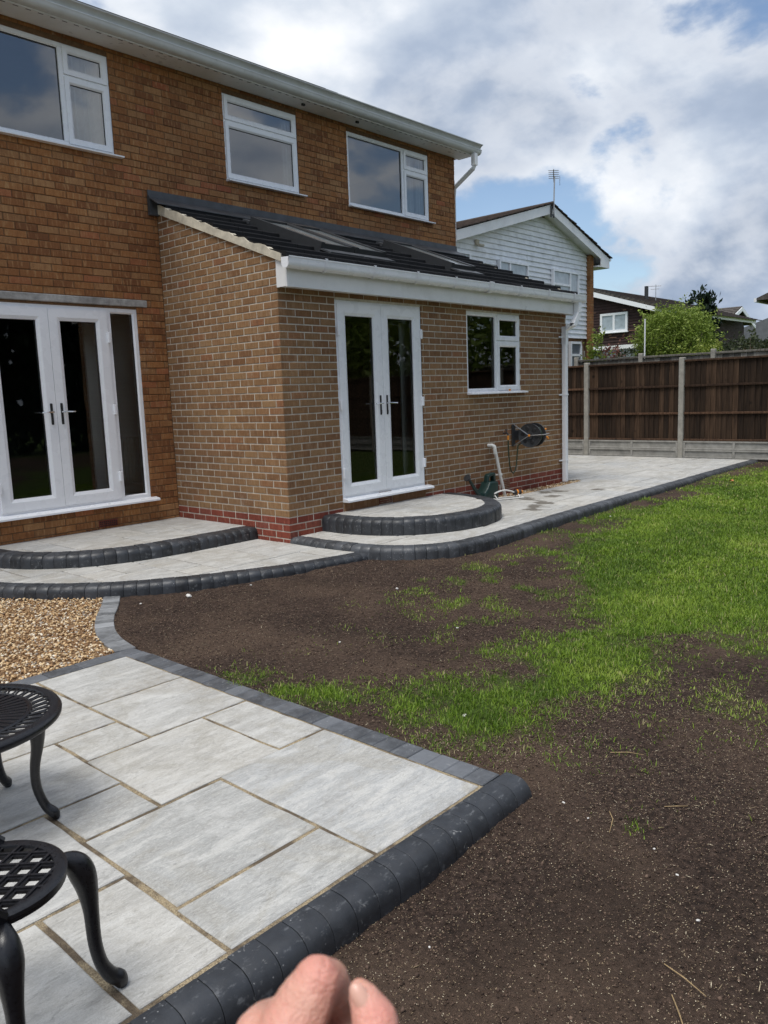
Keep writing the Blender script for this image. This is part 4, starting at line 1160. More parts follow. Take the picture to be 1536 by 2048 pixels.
def pane(x0, x1, z0, z1, y, par, mat):
    mb = MB(); mb.add([(x0, y, z0), (x1, y, z0), (x1, y, z1), (x0, y, z1)], [(0, 1, 2, 3)]); p = mb.build('pane', mat, par)
    mb = MB(); g = .009
    for a, b, u, v in ((x0, x1, z0, z0 + g * .6), (x0, x1, z1 - g, z1), (x0, x0 + g * .6, z0 + g * .6, z1 - g), (x1 - g, x1, z0 + g * .6, z1 - g)): mb.box(a, b, y - .004, y - .0015, u, v)
    mb.build('gasket', M['seal'], par)
    return p


def sill(x0, x1, z, y, par, over=.075, h=.03):
    mb = MB(); mb.prism([(y + .03, z + .004), (y + .03, z - h), (y - over, z - h), (y - over, z - h * .55), (y - over + .012, z - .012)][::-1], 'x', x0, x1); mb.build('sill', M['upvc'], par)


def sash(x0, x1, z0, z1, y, par, gm, w_=.062, lift=.016):
    mb = MB(); frame_ring(mb, x0, x1, z0, z1, w_, y - lift, y + .05); s = mb.build('sash', M['upvc'], par)
    pane(x0 + w_ - .002, x1 - w_ + .002, z0 + w_ - .002, z1 - w_ + .002, y + .012, par, gm)
    return s


def window(op, mull, side, y, gm, transom=None, vent=False, over=.07, curtain=()):
    """mull: x of the mullion; the opening lights sit to its right"""
    x0, x1, z0, z1 = op
    mb = MB(); fw = .05; yf = y + .012
    frame_ring(mb, x0, x1, z0, z1, fw, yf, yf + .07)
    if mull: mb.box(mull - .03, mull + .03, yf - .002, yf + .06, z0 + fw - .01, z1 - fw + .01)
    if transom: mb.box((mull + .028) if mull else x0 + fw - .01, x1 - fw + .01, yf - .001, yf + .06, transom - .027, transom + .027)
    wn = mb.build('window', M['upvc'], house)
    if mull:
        pane(x0 + fw - .004, mull - .028, z0 + fw - .004, z1 - fw + .004, yf + .02, wn, gm)
        sx0 = mull + .018
    else: sx0 = x0 + fw - .028
    sx1 = x1 - fw + .028
    sash(sx0, sx1, transom + .012, z1 - fw + .028, yf, wn, gm); sash(sx0, sx1, z0 + fw - .028, transom - .012, yf, wn, gm)
    sill(x0 - .01, x1 + .075, z0 + .004, y, wn, over)
    if vent:
        mb = MB(); mb.cbox(sx0 + .05, sx1 - .05, yf - .032, yf - .014, z1 - .085, z1 - .068, .004); mb.build('trickle_vent', M['upvc'], wn)
    for a, b in curtain:
        mb = MB(); n = int((b - a) / .012); pts = [(a + (b - a) * i / n, y + .10 + .036 * math.sin(i * 1.15 + .6 * math.sin(i * .37))) for i in range(n + 1)]
        mb.add([(p[0], p[1], z0 - .05) for p in pts] + [(p[0], p[1], z1) for p in pts], [(i, i + 1, n + 2 + i, n + 1 + i) for i in range(n)]); mb.build('curtain', M['curtain'], wn, smooth=True)
    return wn


window(OP['w1'], -.99, 1, YH, M['glassup'], transom=4.80, curtain=((-.88, -.40),))
window(OP['w2'], None, 1, YH, M['glassup'], transom=4.80, curtain=((2.02, 2.2),))
window(OP['w3'], 4.33, 1, YH, M['glassup'], transom=4.80, curtain=((4.45, 4.66), (4.74, 4.95)))
wn = window(EOP['win'], 3.805, 1, 0, M['glass'], transom=2.115, vent=True, over=.085)
mb = MB(); mb.cbox(4.02, 4.045, -.06, -.035, 1.449, 1.475, .004); mb.build('spirit_level', M['orange'], wn)


def handle(x, z, y, dirx, par):
    mb = MB(); mb.cbox(x - .014, x + .014, y - .008, y, z - .11, z + .11, .004); mb.cbox(x - .010, x + .010, y - .014, y - .0081, z - .095, z - .055, .003); mb.build('handle_plate', M['seal'], par)
    mb = MB(); mb.tube([(x, y - .006, z + .02), (x, y - .045, z + .02), (x + dirx * .02, y - .055, z + .02), (x + dirx * .125, y - .05, z + .018)], [.010, .009, .009, .007], 8); mb.build('handle', M['chrome'], par, smooth=True)


def hinge(x, z, y, par):
    mb = MB(); mb.cbox(x - .016, x + .016, y - .022, y + .004, z - .055, z + .055, .005); mb.build('hinge', M['upvc'], par, smooth=False)


def french_door(op, mid, y, leaf_l, leaf_r, name, handles=True, over=.09):
    x0, x1, z0, z1 = op; yf = y + .012; fw = .055
    mb = MB(); frame_ring(mb, x0, x1, z0, z1, fw, yf, yf + .07)
    if leaf_r < x1 - .1: mb.box(leaf_r - .01, leaf_r + .05, yf - .002, yf + .06, z0 + .03, z1 - .03)
    if leaf_l > x0 + .1: mb.box(leaf_l - .05, leaf_l + .01, yf - .002, yf + .06, z0 + .03, z1 - .03)
    d = mb.build(name, M['upvc'], house)
    lw = .125
    for a, b in ((leaf_l, mid - .002), (mid + .002, leaf_r)):
        mb = MB(); frame_ring(mb, a, b, z0 + .035, z1 - .035, lw, yf - .018, yf + .05); mb.build('door_leaf', M['upvc'], d)
        pane(a + lw - .002, b - lw + .002, z0 + .035 + lw - .002, z1 - .035 - lw + .002, yf + .014, d, M['glass'])
    if leaf_r < x1 - .1: pane(leaf_r + .048, x1 - fw + .003, z0 + fw - .003, z1 - fw + .003, yf + .02, d, M['glass'])
    if leaf_l > x0 + .1: pane(x0 + fw - .003, leaf_l - .048, z0 + fw - .003, z1 - fw + .003, yf + .02, d, M['glass'])
    zh = z0 + 1.0
    handle(mid - .055, zh, yf - .018, -1, d); handle(mid + .055, zh, yf - .018, 1, d)
    for z in (z0 + .28, z0 + 1.02, z1 - .32): hinge(leaf_l - .004, z, yf - .02, d); hinge(leaf_r + .004, z, yf - .02, d)
    sill(x0 - .005, x1 + .06, z0 + .004, y, d, over, .04)
    return d


french_door(EOP['door'], 1.5, 0, .785 + .028, 2.215 - .028, 'french_door')
french_door(OP['patio'], -1.385, YH, -2.04, -.73, 'patio_door')


def build_roofs():
    # main roof, soffit, eaves gutter
    mb = MB(); mb.box(-6.2, XR + .16, 1.70, YH + .02, EAVE_Z - .004, EAVE_Z + .008); sof = mb.build('soffit', M['fascia'], house)
    mb = MB()
    for i in range(70):
        x = -2.4 + i * .12
        if x < XR: mb.box(x, x + .05, 1.722, 1.732, EAVE_Z - .0055, EAVE_Z - .003)
    mb.build('soffit_vent', M['seal'], sof)
    mb = MB(); mb.box(-6.2, XR + .16, 1.688, 1.70, EAVE_Z - .012, 5.40); mb.build('fascia', M['fascia'], house)
    pts = [(1.687, 5.198)]
    for k in range(7):
        a = PI * .5 * k / 6; pts.append((1.665 - .062 * math.sin(a), 5.262 - .062 * math.cos(a)))
    pts += [(1.598, 5.268), (1.600, 5.276), (1.628, 5.280), (1.624, 5.300), (1.612, 5.318), (1.590, 5.334), (1.572, 5.338), (1.570, 5.348), (1.582, 5.350)]
    inn = [(y + .006, z + .003) for y, z in pts][::-1]
    mb = MB(); mb.sweep(pts + inn, 'x', -6.2, XR + .225); mb.add([(XR + .225, y, z) for y, z in pts] + [(XR + .225, 1.687, 5.35)], [tuple(range(len(pts) + 1))]); g = mb.build('gutter', M['gutter'], house, smooth=True)
    # eaves tiles and slope
    mb = MB(); sl = .52
    for k in range(12):
        y = 1.66 + k * .31; z = 5.285 + (y - 1.6) * sl
        mb.prism([(y, z), (y + .36, z + .36 * sl - .02), (y + .36, z + .36 * sl + .01), (y, z + .03)], 'x', -6.25, XR + .21)
    mb.prism([(1.7, 5.21), (5.2, 7.03), (9.0, 5.21)], 'x', XR + .02, XR + .14); mb.prism([(5.3, 7.15), (9.2, 5.2), (9.2, 5.26), (5.3, 7.2)], 'x', -6.25, XR + .21)
    mb.build('roof', M['otile'], house)
    # swan neck downpipe at the house corner
    mb = MB(); mb.box(XR + .03, XR + .105, 1.60, 1.675, 5.02, 5.20); mb.build('downpipe', M['fascia'], house)
    mb = MB(); mb.tube([(XR + .065, 1.637, 5.03), (XR + .065, 1.66, 4.98), (XR + .06, 2.03, 4.76), (XR + .06, 2.06, 4.6), (XR + .06, 2.06, 3.9)], .042, 4); mb.build('downpipe', M['fascia'], house)
    # security light / bolt heads under the soffit
    for x in (2.15, 3.15):
        mb = MB(); mb.cbox(x, x + .05, 1.80, 1.83, EAVE_Z - .03, EAVE_Z - .004, .004); mb.build('cable_clip', M['dgrey'], house)
    # ---- lean-to roof
    mb = MB(); x0, x1 = -.0, 5.68
    mb.prism([(-.12, roofz(-.12) - .10), (YH, roofz(YH) - .10), (YH, roofz(YH) - .045), (-.12, roofz(-.12) - .045)], 'x', .03, x1 - .03)
    rf = mb.build('extension_roof', M['tile'], house)
    sk = [(.90, 1.415), (1.43, 1.95), (3.22, 3.74)]; SY0, SY1 = .30, 1.47
    ng = 8; gy = .281; tw = .335
    for k in range(ng):
        ya = -.17 + k * gy; yb = min(ya + gy + .06, YH)
        nx_ = 18; off = (tw / 2 if k % 2 else 0); xs = [x0 - .010]
        x = x0 - .010 + tw - off
        while x < x1 - .05: xs.append(x); x += tw
        xs.append(x1 + .02 + rnd.uniform(-.01, .01))
        for a, b in zip(xs, xs[1:]):
            if any(a > s0_ - .05 - tw * .35 and b < s1_ + .05 + tw * .35 and ya > SY0 - .06 and yb < SY1 + .12 for s0_, s1_ in sk): continue
            j = rnd.uniform(-.003, .003); mb = MB(); za, zb = roofz(ya) + .012 + j, roofz(yb) - .040 + j
            t = .048
            mb.prism([(ya, za - t), (yb, zb - t), (yb, zb), (ya + .008, za + .004), (ya, za - .006)], 'x', a + .0025, b - .0025); mb.build('roof_tile', M['tile'], rf)
    # lead flashing dressed down the wall
    mb = MB(); mb.prism([(YH - .20, roofz(YH - .20) + .012), (YH - .012, roofz(YH) + .03), (YH - .012, roofz(YH) + .115), (YH - .018, roofz(YH) + .115), (YH - .022, roofz(YH) + .04), (YH - .20, roofz(YH - .20) + .022)][::-1], 'x', -.115, XR - .002)
    mb.box(-.12, 0.0, YH - .05, YH - .008, 3.54, roofz(YH) + .05)
    fl = mb.build('flashing', M['lead'], house); fix_normals(fl)
    # mortared verge
    for xv0, xv1 in ((-.020, .05), (5.60, 5.655)):
        n = 26; tp = []; bt = []
        for i in range(n + 1):
            y = -.10 + (YH - .03 + .10) * i / n; bt.append((y, verge(y) - .012)); tp.append((y, roofz(y) - .012 + rnd.uniform(-.012, .008) - .018 * (((y + .17) / .281) % 1)))
        mb = MB(); mb.prism(bt + tp[::-1], 'x', xv0, xv1); mb.build('verge', M['vmortar'], house)
    # rooflights
    for s0_, s1_ in sk:
        def P(x, y, h): return (x, y - h * .35, roofz(y) + h * .936)
        def slabq(mb, x0_, x1_, y0_, y1_, h0, h1):
            mb.add([P(x0_, y0_, h0), P(x1_, y0_, h0), P(x1_, y1_, h0), P(x0_, y1_, h0), P(x0_, y0_, h1), P(x1_, y0_, h1), P(x1_, y1_, h1), P(x0_, y1_, h1)], [(0, 3, 2, 1), (4, 5, 6, 7), (0, 1, 5, 4), (1, 2, 6, 5), (2, 3, 7, 6), (3, 0, 4, 7)])
        mb = MB(); hh = .085
        slabq(mb, s0_, s0_ + .055, SY0, SY1, -.03, hh); slabq(mb, s1_ - .055, s1_, SY0, SY1, -.03, hh); slabq(mb, s0_ + .055, s1_ - .055, SY0, SY0 + .055, -.03, hh - .012); slabq(mb, s0_ + .055, s1_ - .055, SY1 - .11, SY1, -.03, hh + .006)
        r_ = mb.build('rooflight', M['velux'], house)
        mb = MB(); slabq(mb, s0_ + .056, s1_ - .056, SY0 + .056, SY1 - .111, .035, hh - .018); mb.build('pane', M['skyglass'], r_)
        mb = MB(); slabq(mb, s0_ - .0, s1_ + .0, SY0 - .16, SY0 - .004, .004, .022); mb.build('flashing', M['lead'], r_); mb = MB(); slabq(mb, s0_ - .005, s1_ + .005, SY1 + .003, SY1 + .12, -.01, .03); mb.build('flashing', M['lead'], r_)
    # fascia box and gutter of the extension
    mb = MB(); mb.box(0.0, 5.67, -.152, -.132, 2.535, 2.80); mb.box(.0, .012, -.132, .004, 2.54, 2.805); mb.box(5.658, 5.67, -.132, .004, 2.54, 2.80)
    mb.box(.0121, 5.6579, -.1319, .002, 2.547, 2.557); mb.box(-.004, .03, -.158, -.1521, 2.532, 2.79)
    fa = mb.build('fascia', M['fascia'], house)
    prof = [(-.153, 2.803), (-.153, 2.745)]
    for k in range(1, 9):
        a = PI * k / 8; prof.append((-.207 + .054 * math.cos(a), 2.745 - .048 * math.sin(a)))
    prof += [(-.262, 2.802), (-.268, 2.806), (-.268, 2.796)]
    inn = [(-.158, 2.800)] + [(-.207 + .049 * math.cos(PI * k / 8), 2.747 - .043 * math.sin(PI * k / 8)) for k in range(9)] + [(-.257, 2.80)]
    ring = prof + inn[::-1]
    mb = MB(); mb.sweep(ring, 'x', -.06, 5.80)
    capo = [q for q in prof]
    for x in (-.062, 5.80): mb.add([(x, a, b) for a, b in capo], [tuple(range(len(capo)))])
    g = mb.build('gutter', M['upvc'], house, smooth=True)
    for i in range(8):
        x = .42 + i * .715; mb = MB()
        wid = .028 if i != 4 else .09
        cp = [(-.150, 2.735)] + [(-.207 + .064 * math.cos(PI * k / 8), 2.743 - .058 * math.sin(PI * k / 8)) for k in range(9)] + [(-.276, 2.80), (-.279, 2.815), (-.262, 2.815)]
        mb.sweep(cp, 'x', x, x + wid); mb.sweep([(y + .004, z + .003) for y, z in cp], 'x', x, x + wid); mb.build('gutter_bracket', M['upvc'], house, smooth=True)
    # square downpipe with swan neck
    PX = 5.47
    mb = MB(); mb.box(5.60, 5.68, -.245, -.165, 2.56, 2.70); mb.prism([(5.60, 2.56), (5.68, 2.56), (5.68, 2.52), (PX + .07, 2.36), (PX, 2.36), (PX, 2.40)][::-1], 'y', -.24, -.17)
    mb.prism([(PX, 2.36), (PX + .07, 2.36), (PX + .07, 2.1), (PX, 2.1)][::-1], 'y', -.10, -.03)
    mb.add([(PX, -.24, 2.40), (PX + .07, -.24, 2.36), (PX + .07, -.17, 2.36), (PX, -.17, 2.40), (PX, -.10, 2.30), (PX + .07, -.10, 2.30), (PX + .07, -.03, 2.34), (PX, -.03, 2.34)], [(0, 1, 5, 4), (1, 2, 6, 5), (2, 3, 7, 6), (3, 0, 4, 7)])
    mb.cbox(PX, PX + .068, -.098, -.03, .045, 2.36, .006)
    dp = mb.build('downpipe', M['upvc'], house)
    for z in (.36, 1.35, 2.2):
        mb = MB(); mb.box(PX - .004, PX + .074, -.102, -.02, z, z + .022); mb.box(PX - .05, PX - .003, -.022, -.006, z + .002, z + .02); mb.build('pipe_clip', M['upvc'], dp)
    # waste pipe, garden tap
    mb = MB(); mb.tube([(3.56, 0.0, .735), (3.57, -.06, .738), (3.585, -.085, .72), (3.60, -.09, .66), (3.70, -.10, .30), (3.79, -.11, .02)], [.024, .024, .025, .022, .022, .022], 10)
    wp = mb.build('waste_pipe', M['pipe'], house, smooth=True)
    mb = MB(); mb.tube([(3.586, -.087, .69), (3.600, -.09, .62)], .027, 10); mb.tube([(3.693, -.10, .34), (3.70, -.10, .32)], .028, 10); mb.box(3.64, 3.70, -.08, -.006, .325, .34); mb.build('pipe_collar', M['pipe'], wp, smooth=True)
    mb = MB(); mb.tube([(3.93, .0, .875), (3.93, -.06, .88), (3.93, -.075, .865), (3.93, -.078, .845)], .011, 8); mb.tube([(3.93, -.045, .88), (3.93, -.05, .92)], .008, 6); mb.cbox(3.90, 3.96, -.056, -.044, .918, .93, .003); tp_ = mb.build('garden_tap', M['dgrey'], house, smooth=True)


M['skyglass'] = simple('rooflight_sky_grey', (0.20, 0.22, 0.225), 0.10, 0.08, 3, 0, 1, 0.9)  # grey body colour stands in for sky mirrored in the glass
build_roofs()


# ------------------------------------------------------------------ neighbours
def far_window(par, P, x0, x1, z0, z1, mulls=(), gm=None, fw=.06, name='window', transoms=()):
    """P(s,d,z) maps wall coordinates; d<0 is outwards"""
    def bx(mb, a, b, d0, d1, u, v):
        mb.add([P(a, d0, u), P(b, d0, u), P(b, d1, u), P(a, d1, u), P(a, d0, v), P(b, d0, v), P(b, d1, v), P(a, d1, v)], [(0, 3, 2, 1), (4, 5, 6, 7), (0, 1, 5, 4), (1, 2, 6, 5), (2, 3, 7, 6), (3, 0, 4, 7)])
    mb = MB(); bx(mb, x0, x1, -.09, .0, z0, z0 + fw); bx(mb, x0, x1, -.09, .0, z1 - fw, z1); bx(mb, x0, x0 + fw, -.089, .0, z0 + fw, z1 - fw); bx(mb, x1 - fw, x1, -.089, .0, z0 + fw, z1 - fw)
    for m_ in mulls: bx(mb, m_ - fw / 2, m_ + fw / 2, -.088, .0, z0 + fw, z1 - fw)
    for a, b, z in transoms: bx(mb, a, b, -.087, .0, z - fw / 2, z + fw / 2)
    bx(mb, x0 - .04, x1 + .04, -.13, -.0, z0 - .04, z0 - .002)
    wn = mb.build(name, M['upvc'], par); fix_normals(wn)
    xs = [x0 + fw] + [q for m_ in mulls for q in (m_ - fw / 2, m_ + fw / 2)] + [x1 - fw]
    for a, b in zip(xs[::2], xs[1::2]):
        mb = MB(); bx(mb, a, b, -.05, -.045, z0 + fw, z1 - fw); mb.build('pane', gm or M['far'], wn)
    return wn


def white_house():
    h = empty('clad_house', (15.5, 6.0, 0), 'white weatherboarded gable house beyond the fence with a brown brick pier', 'house')
    Y = 6.0; XA, XB, RX, RZ, SLP = 9.8, 17.58, 14.96, 6.49, .31
    SS = lambda x: .325 if x > RX else .275
    zt = lambda x: RZ - .16 - abs(x - RX) * SS(x)
    mb = MB(); mb.prism([(XA, -.1), (17.76, -.1), (17.76, zt(17.76) - .02), (RX, zt(RX) - .02), (XA, zt(XA) - .02)][::-1], 'y', Y + .05, Y + 9); wl = mb.build('wall', M['mortar'], h); fix_normals(wl)
    # ground floor brick face
    rows = int((2.9) / .075)
    mb = MB()
    for r in range(rows):
        for c in range(28):
            x = XA + c * .225 + (.1125 if r % 2 else 0)
            if x + .215 < 17.6: mb.box(x, x + .215, Y + .03, Y + .06, r * .075, r * .075 + .065)
    o = mb.build('brick_courses', M['ebrick'], wl); o['kind'] = 'stuff'
    a = o.data.attributes.new('rnd', 'FLOAT', 'POINT'); a.data.foreach_set('value', np.repeat(nrs.rand(len(o.data.vertices) // 8), 8))
    # lap boards
    bh = .135; z = 2.93; k = 0
    while z < RZ - .3:
        zt_, zb_ = z + bh + .02, z
        hw = RZ - .18 - zt_; x0, x1 = max(XA, RX - hw / .275), min(XB, RX + hw / .325); hw2 = RZ - .18 - zb_; x0b, x1b = max(XA, RX - hw2 / .275), min(XB, RX + hw2 / .325)
        if x1 - x0 < .1: break
        xm = 14.2 if 3.4 < z < 5.2 else None
        segs = [(x0b, xm - .004, x0, xm - .004), (xm + .004, x1b, xm + .004, x1)] if xm else [(x0b, x1b, x0, x1)]
        for a_, b_, a2, b2 in segs:
            mb = MB(); j = rnd.uniform(-.003, .003)
            mb.add([(a_, Y - .030 + j, zb_), (b_, Y - .030 + j, zb_), (b2, Y + .010, zt_), (a2, Y + .010, zt_), (a_, Y + .03, zb_), (b_, Y + .03, zb_), (b2, Y + .03, zt_), (a2, Y + .03, zt_)], [(0, 1, 2, 3), (0, 4, 5, 1), (1, 5, 6, 2), (3, 2, 6, 7), (0, 3, 7, 4)])
            mb.build('board', M['wboard'], h)
        z += bh
    # brick pier
    mb = MB(); mb.box(17.58, 17.76, Y - .14, Y + .04, -.1, 5.42); pr_ = mb.build('pier', M['mortar'], h)
    mb = MB()
    for r in range(72):
        for a_, b_ in (((17.575, 17.655), (17.665, 17.768)) if r % 2 else ((17.575, 17.768),)): mb.box(a_, b_, Y - .146, Y - .1, r * .075 + .005, r * .075 + .07)
        mb.box(17.572, 17.6, Y - .138, Y - .02, r * .075 + .005, r * .075 + .07)
    o = mb.build('brick_courses', M['brick'], pr_); o['kind'] = 'stuff'; a = o.data.attributes.new('rnd', 'FLOAT', 'POINT'); a.data.foreach_set('value', np.repeat(nrs.rand(len(o.data.vertices) // 8), 8))
    # bargeboards, soffits, boxed eaves
    yo = Y - .35
    for s_, xe in ((1, 18.37), (-1, 8.8)):
        ze = RZ - abs(xe - RX) * SS(xe)
        mb = MB(); mb.prism([(RX, RZ - .26), (xe, ze - .26), (xe, ze - .02), (RX, RZ - .02)] if s_ > 0 else [(RX, RZ - .26), (RX, RZ - .02), (xe, ze - .02), (xe, ze - .26)], 'y', yo, yo + .03); b = mb.build('bargeboard', M['fascia'], h); fix_normals(b)
        mb = MB(); mb.prism([(RX, RZ - .20), (xe, ze - .20), (xe, ze - .18), (RX, RZ - .18)], 'y', yo + .03, Y + .02); b = mb.build('soffit', M['fascia'], h); fix_normals(b)
    mb = MB(); mb.box(17.76, 18.36, yo + .034, Y + 8.5, 5.06, 5.11); mb.prism([(17.85, 5.061), (18.39, 5.061), (18.39, 5.33), (17.85, 5.50)], 'y', yo - .004, yo + .026); mb.box(18.361, 18.39, yo + .034, Y + 8.5, 5.06, 5.32); b = mb.build('eaves_box', M['fascia'], h)
    mb = MB(); mb.tube([(18.43, yo - .02, 5.32), (18.43, Y + 8.5, 5.32)], .05, 8); mb.build('gutter', M['upvc'], h, smooth=True)
    # tiled slopes in courses
    mb = MB(); mb2 = MB()
    for s_ in (1, -1):
        n = 14 if s_ > 0 else 27
        for k in range(n):
            xa, xb = RX + s_ * k * .25, RX + s_ * (k + 1) * .25 + s_ * .03; za, zb = RZ - k * .25 * SS(RX + s_) + .0, RZ - (k + 1) * .25 * SS(RX + s_) - .01
            pl = [(xa, za), (xb, zb + .020), (xb, zb + .042), (xa, za + .018)]
            mb.prism(pl if s_ < 0 else pl[::-1], 'y', yo - .05 + rnd.uniform(-.02, .015), Y + 8.6)
    mb.tube([(RX, yo - .05, RZ - .01), (RX, Y + 8.6, RZ - .01)], .07, 6)
    b = mb.build('roof', M['otile2'], h); fix_normals(b)
    P = lambda s_, d, z_: (s_, Y - .03 + d, z_)
    cm = simple('pale_curtained_glass', (0.46, 0.50, 0.53), 0.15, 0.15, 6)
    far_window(h, P, 15.44, 16.93, 3.95, 4.83, (16.42,), cm, .055, transoms=((15.49, 16.39, 4.42),)); far_window(h, P, 12.72, 14.12, 4.05, 4.83, (13.22,), cm, .055, transoms=((13.24, 14.07, 4.28),))
    far_window(h, P, 10.6, 11.45, 4.2, 4.86, (), cm, .05)
    d = far_window(h, P, 16.42, 17.1, .1, 2.82, (), M['far'], .07, name='door', transoms=((16.49, 17.03, 2.42),))
    # flood light, wall lamp, aerial with clamp
    mb = MB(); mb.box(11.74, 11.86, Y - .08, Y - .025, 5.10, 5.22); mb.cbox(11.72, 11.92, Y - .2, Y - .09, 5.05, 5.10, .01); mb.build('flood_light', M['vmortar'], h)
    mb = MB(); mb.cbox(17.30, 17.36, Y - .08, Y + .02, 2.25, 2.55, .01); mb.build('wall_lamp', M['post'], h)
    mb = MB(); mb.lathe([(0, -.07), (.05, -.05), (.07, 0), (.05, .05), (0, .07)], (17.85, Y - .40, 2.12), 10); mb.box(17.83, 17.87, Y - .4, Y - .29, 2.1, 2.14); mb.build('wall_lamp', M['upvc'], h, smooth=True)
    mb = MB(); mb.box(RX - .09, RX - .05, yo - .03, yo - .002, 6.12, 6.42); mb.box(RX + .05, RX + .09, yo - .03, yo - .002, 6.12, 6.42); mb.box(RX - .049, RX + .049, yo - .028, yo - .004, 6.36, 6.40); mb.box(RX - .049, RX + .049, yo - .028, yo - .004, 6.16, 6.20); mb.build('aerial_bracket', M['dgrey'], h)
    mb = MB(); mb.tube([(RX, yo - .05, 6.2), (RX + .06, yo - .05, 7.2)], .022, 6); mb.tube([(RX - .34, yo - .25, 7.28), (RX + .28, yo + .1, 7.12)], .014, 5)
    for t in (.1, .25, .4, .55, .7): q = Vector((RX - .34 + .62 * t, yo - .25 + .35 * t, 7.28 - .16 * t)); mb.tube([q - Vector((-.10, .10, 0)), q + Vector((-.10, .10, 0))], .009, 4)
    for a_, b_ in ((-.12, -.12), (-.12, .16)): mb.tube([(RX + .12 + .1, yo + a_, 6.98), (RX + .22, yo + a_, 7.24)], .007, 4)
    mb.build('aerial', M['alu'], h)


white_house()


def brown_house():
    h = empty('clad_house', (32, 12, 0), 'dark brown clad house with a white two-light window behind the green bush', 'house')
    X = 32.0; Pw = lambda s_, d, z_: (X - .03 + d, s_, z_)
    RY, RZ, SLP, EY = 15.2, 6.75, .32, 10.2
    zt = lambda y: RZ - .1 - abs(y - RY) * SLP
    mb = MB(); mb.prism([(EY + .5, 0), (RY + 5, 0), (RY + 5, zt(RY + 5)), (RY, zt(RY)), (EY + .5, zt(EY + .5))], 'x', X, X + 14); wl = mb.build('wall', M['bboard'], h); fix_normals(wl)
    mb = MB(); z = 3.45
    while z < 6.6:
        hw = (RZ - .15 - z - .15) / SLP
        if hw < .2: break
        a_, b_ = max(EY + .5, RY - hw), min(RY + 5, RY + hw)
        mb.add([(X - .05, a_, z), (X - .05, b_, z), (X - .012, b_, z + .15), (X - .012, a_, z + .15), (X, a_, z), (X, b_, z)], [(0, 1, 2, 3), (0, 4, 5, 1)]); z += .135
    o = mb.build('cladding', M['bboard'], h); o['kind'] = 'stuff'
    # scuffed boards where the stain has worn off
    mb = MB()
    for _ in range(34):
        y = rnd.uniform(10.9, 14.0); z_ = 3.5 + .135 * rnd.randint(1, 9) + (0 if rnd.random() < .75 else 1.0); l = rnd.uniform(.1, .42)
        if 11.2 < y < 12.9 and 4.0 < z_ < 5.0: continue
        mb.box(X - .064, X - .045, y, y + l, z_ + .01, z_ + .035 + rnd.random() * .03)
    o = mb.build('bare_wood', simple('worn_wood', (0.20, 0.11, 0.075), .9, .3), h); o['kind'] = 'stuff'
    # roof slope facing the garden
    mb = MB()
    for s_ in (-1, 1):
        for k in range(22):
            ya, yb = RY + s_ * k * .25, RY + s_ * (k + 1) * .25; za, zb = RZ - k * .25 * SLP, RZ - (k + 1) * .25 * SLP
            mb.prism([(ya, za), (yb, zb), (yb, zb + .05), (ya, za + .03)], 'x', X - .32 + rnd.uniform(-.03, .02), X + 14.3)
    b = mb.build('roof', M['otile2'], h); fix_normals(b)
    mb = MB()
    for k in range(22):
        y = RY - k * .25; z_ = RZ - k * .25 * SLP; mb.box(X - .36, X + .25 + rnd.uniform(-.04, .04), y - .24, y - .01, z_ - .05, z_ + .06)
    b = mb.build('verge_tiles', M['otile'], h); b['kind'] = 'stuff'
    e0 = EY - .25; mb = MB(); mb.prism([(RY, RZ - .28), (RY, RZ - .02), (e0, RZ - (RY - e0) * SLP - .02), (e0, RZ - (RY - e0) * SLP - .22)], 'x', X - .38, X - .34); b = mb.build('bargeboard', M['upvc'], h); fix_normals(b)
    mb = MB(); zz = RZ - (RY - e0) * SLP; mb.box(X - .33, X + 14, e0 - .02, e0 + .05, zz - .22, zz - .03); mb.build('gutter', M['fascia'], h)
    far_window(h, Pw, 11.42, 12.85, 4.06, 4.98, (12.13,), simple('net_curtained_glass', (.36, .42, .46), .15, .2, 5), .11)
    mb = MB(); mb.box(X - .09, X - .0, EY + .3, RY + 4, 3.22, 3.42); mb.build('fascia', M['fascia'], h)
    mb = MB(); mb.box(X - .02, X + .0, EY + .5, 14, 0, 3.2); mb.build('garage_door', M['far'], h)
    mb = MB(); mb.tube([(37.3, 12.9, 5.9), (37.3, 12.9, 6.72)], .11, 8); mb.build('flue', M['dgrey'], h)
    mb = MB(); mb.tube([(38.5, 12.9, 5.9), (38.5, 12.9, 6.9)], .02, 5); mb.tube([(38.5, 12.6, 6.8), (38.5, 13.3, 6.85)], .015, 4); mb.tube([(38.5, 12.7, 6.65), (38.5, 13.2, 6.67)], .012, 4); mb.build('aerial', M['alu'], h)


brown_house()


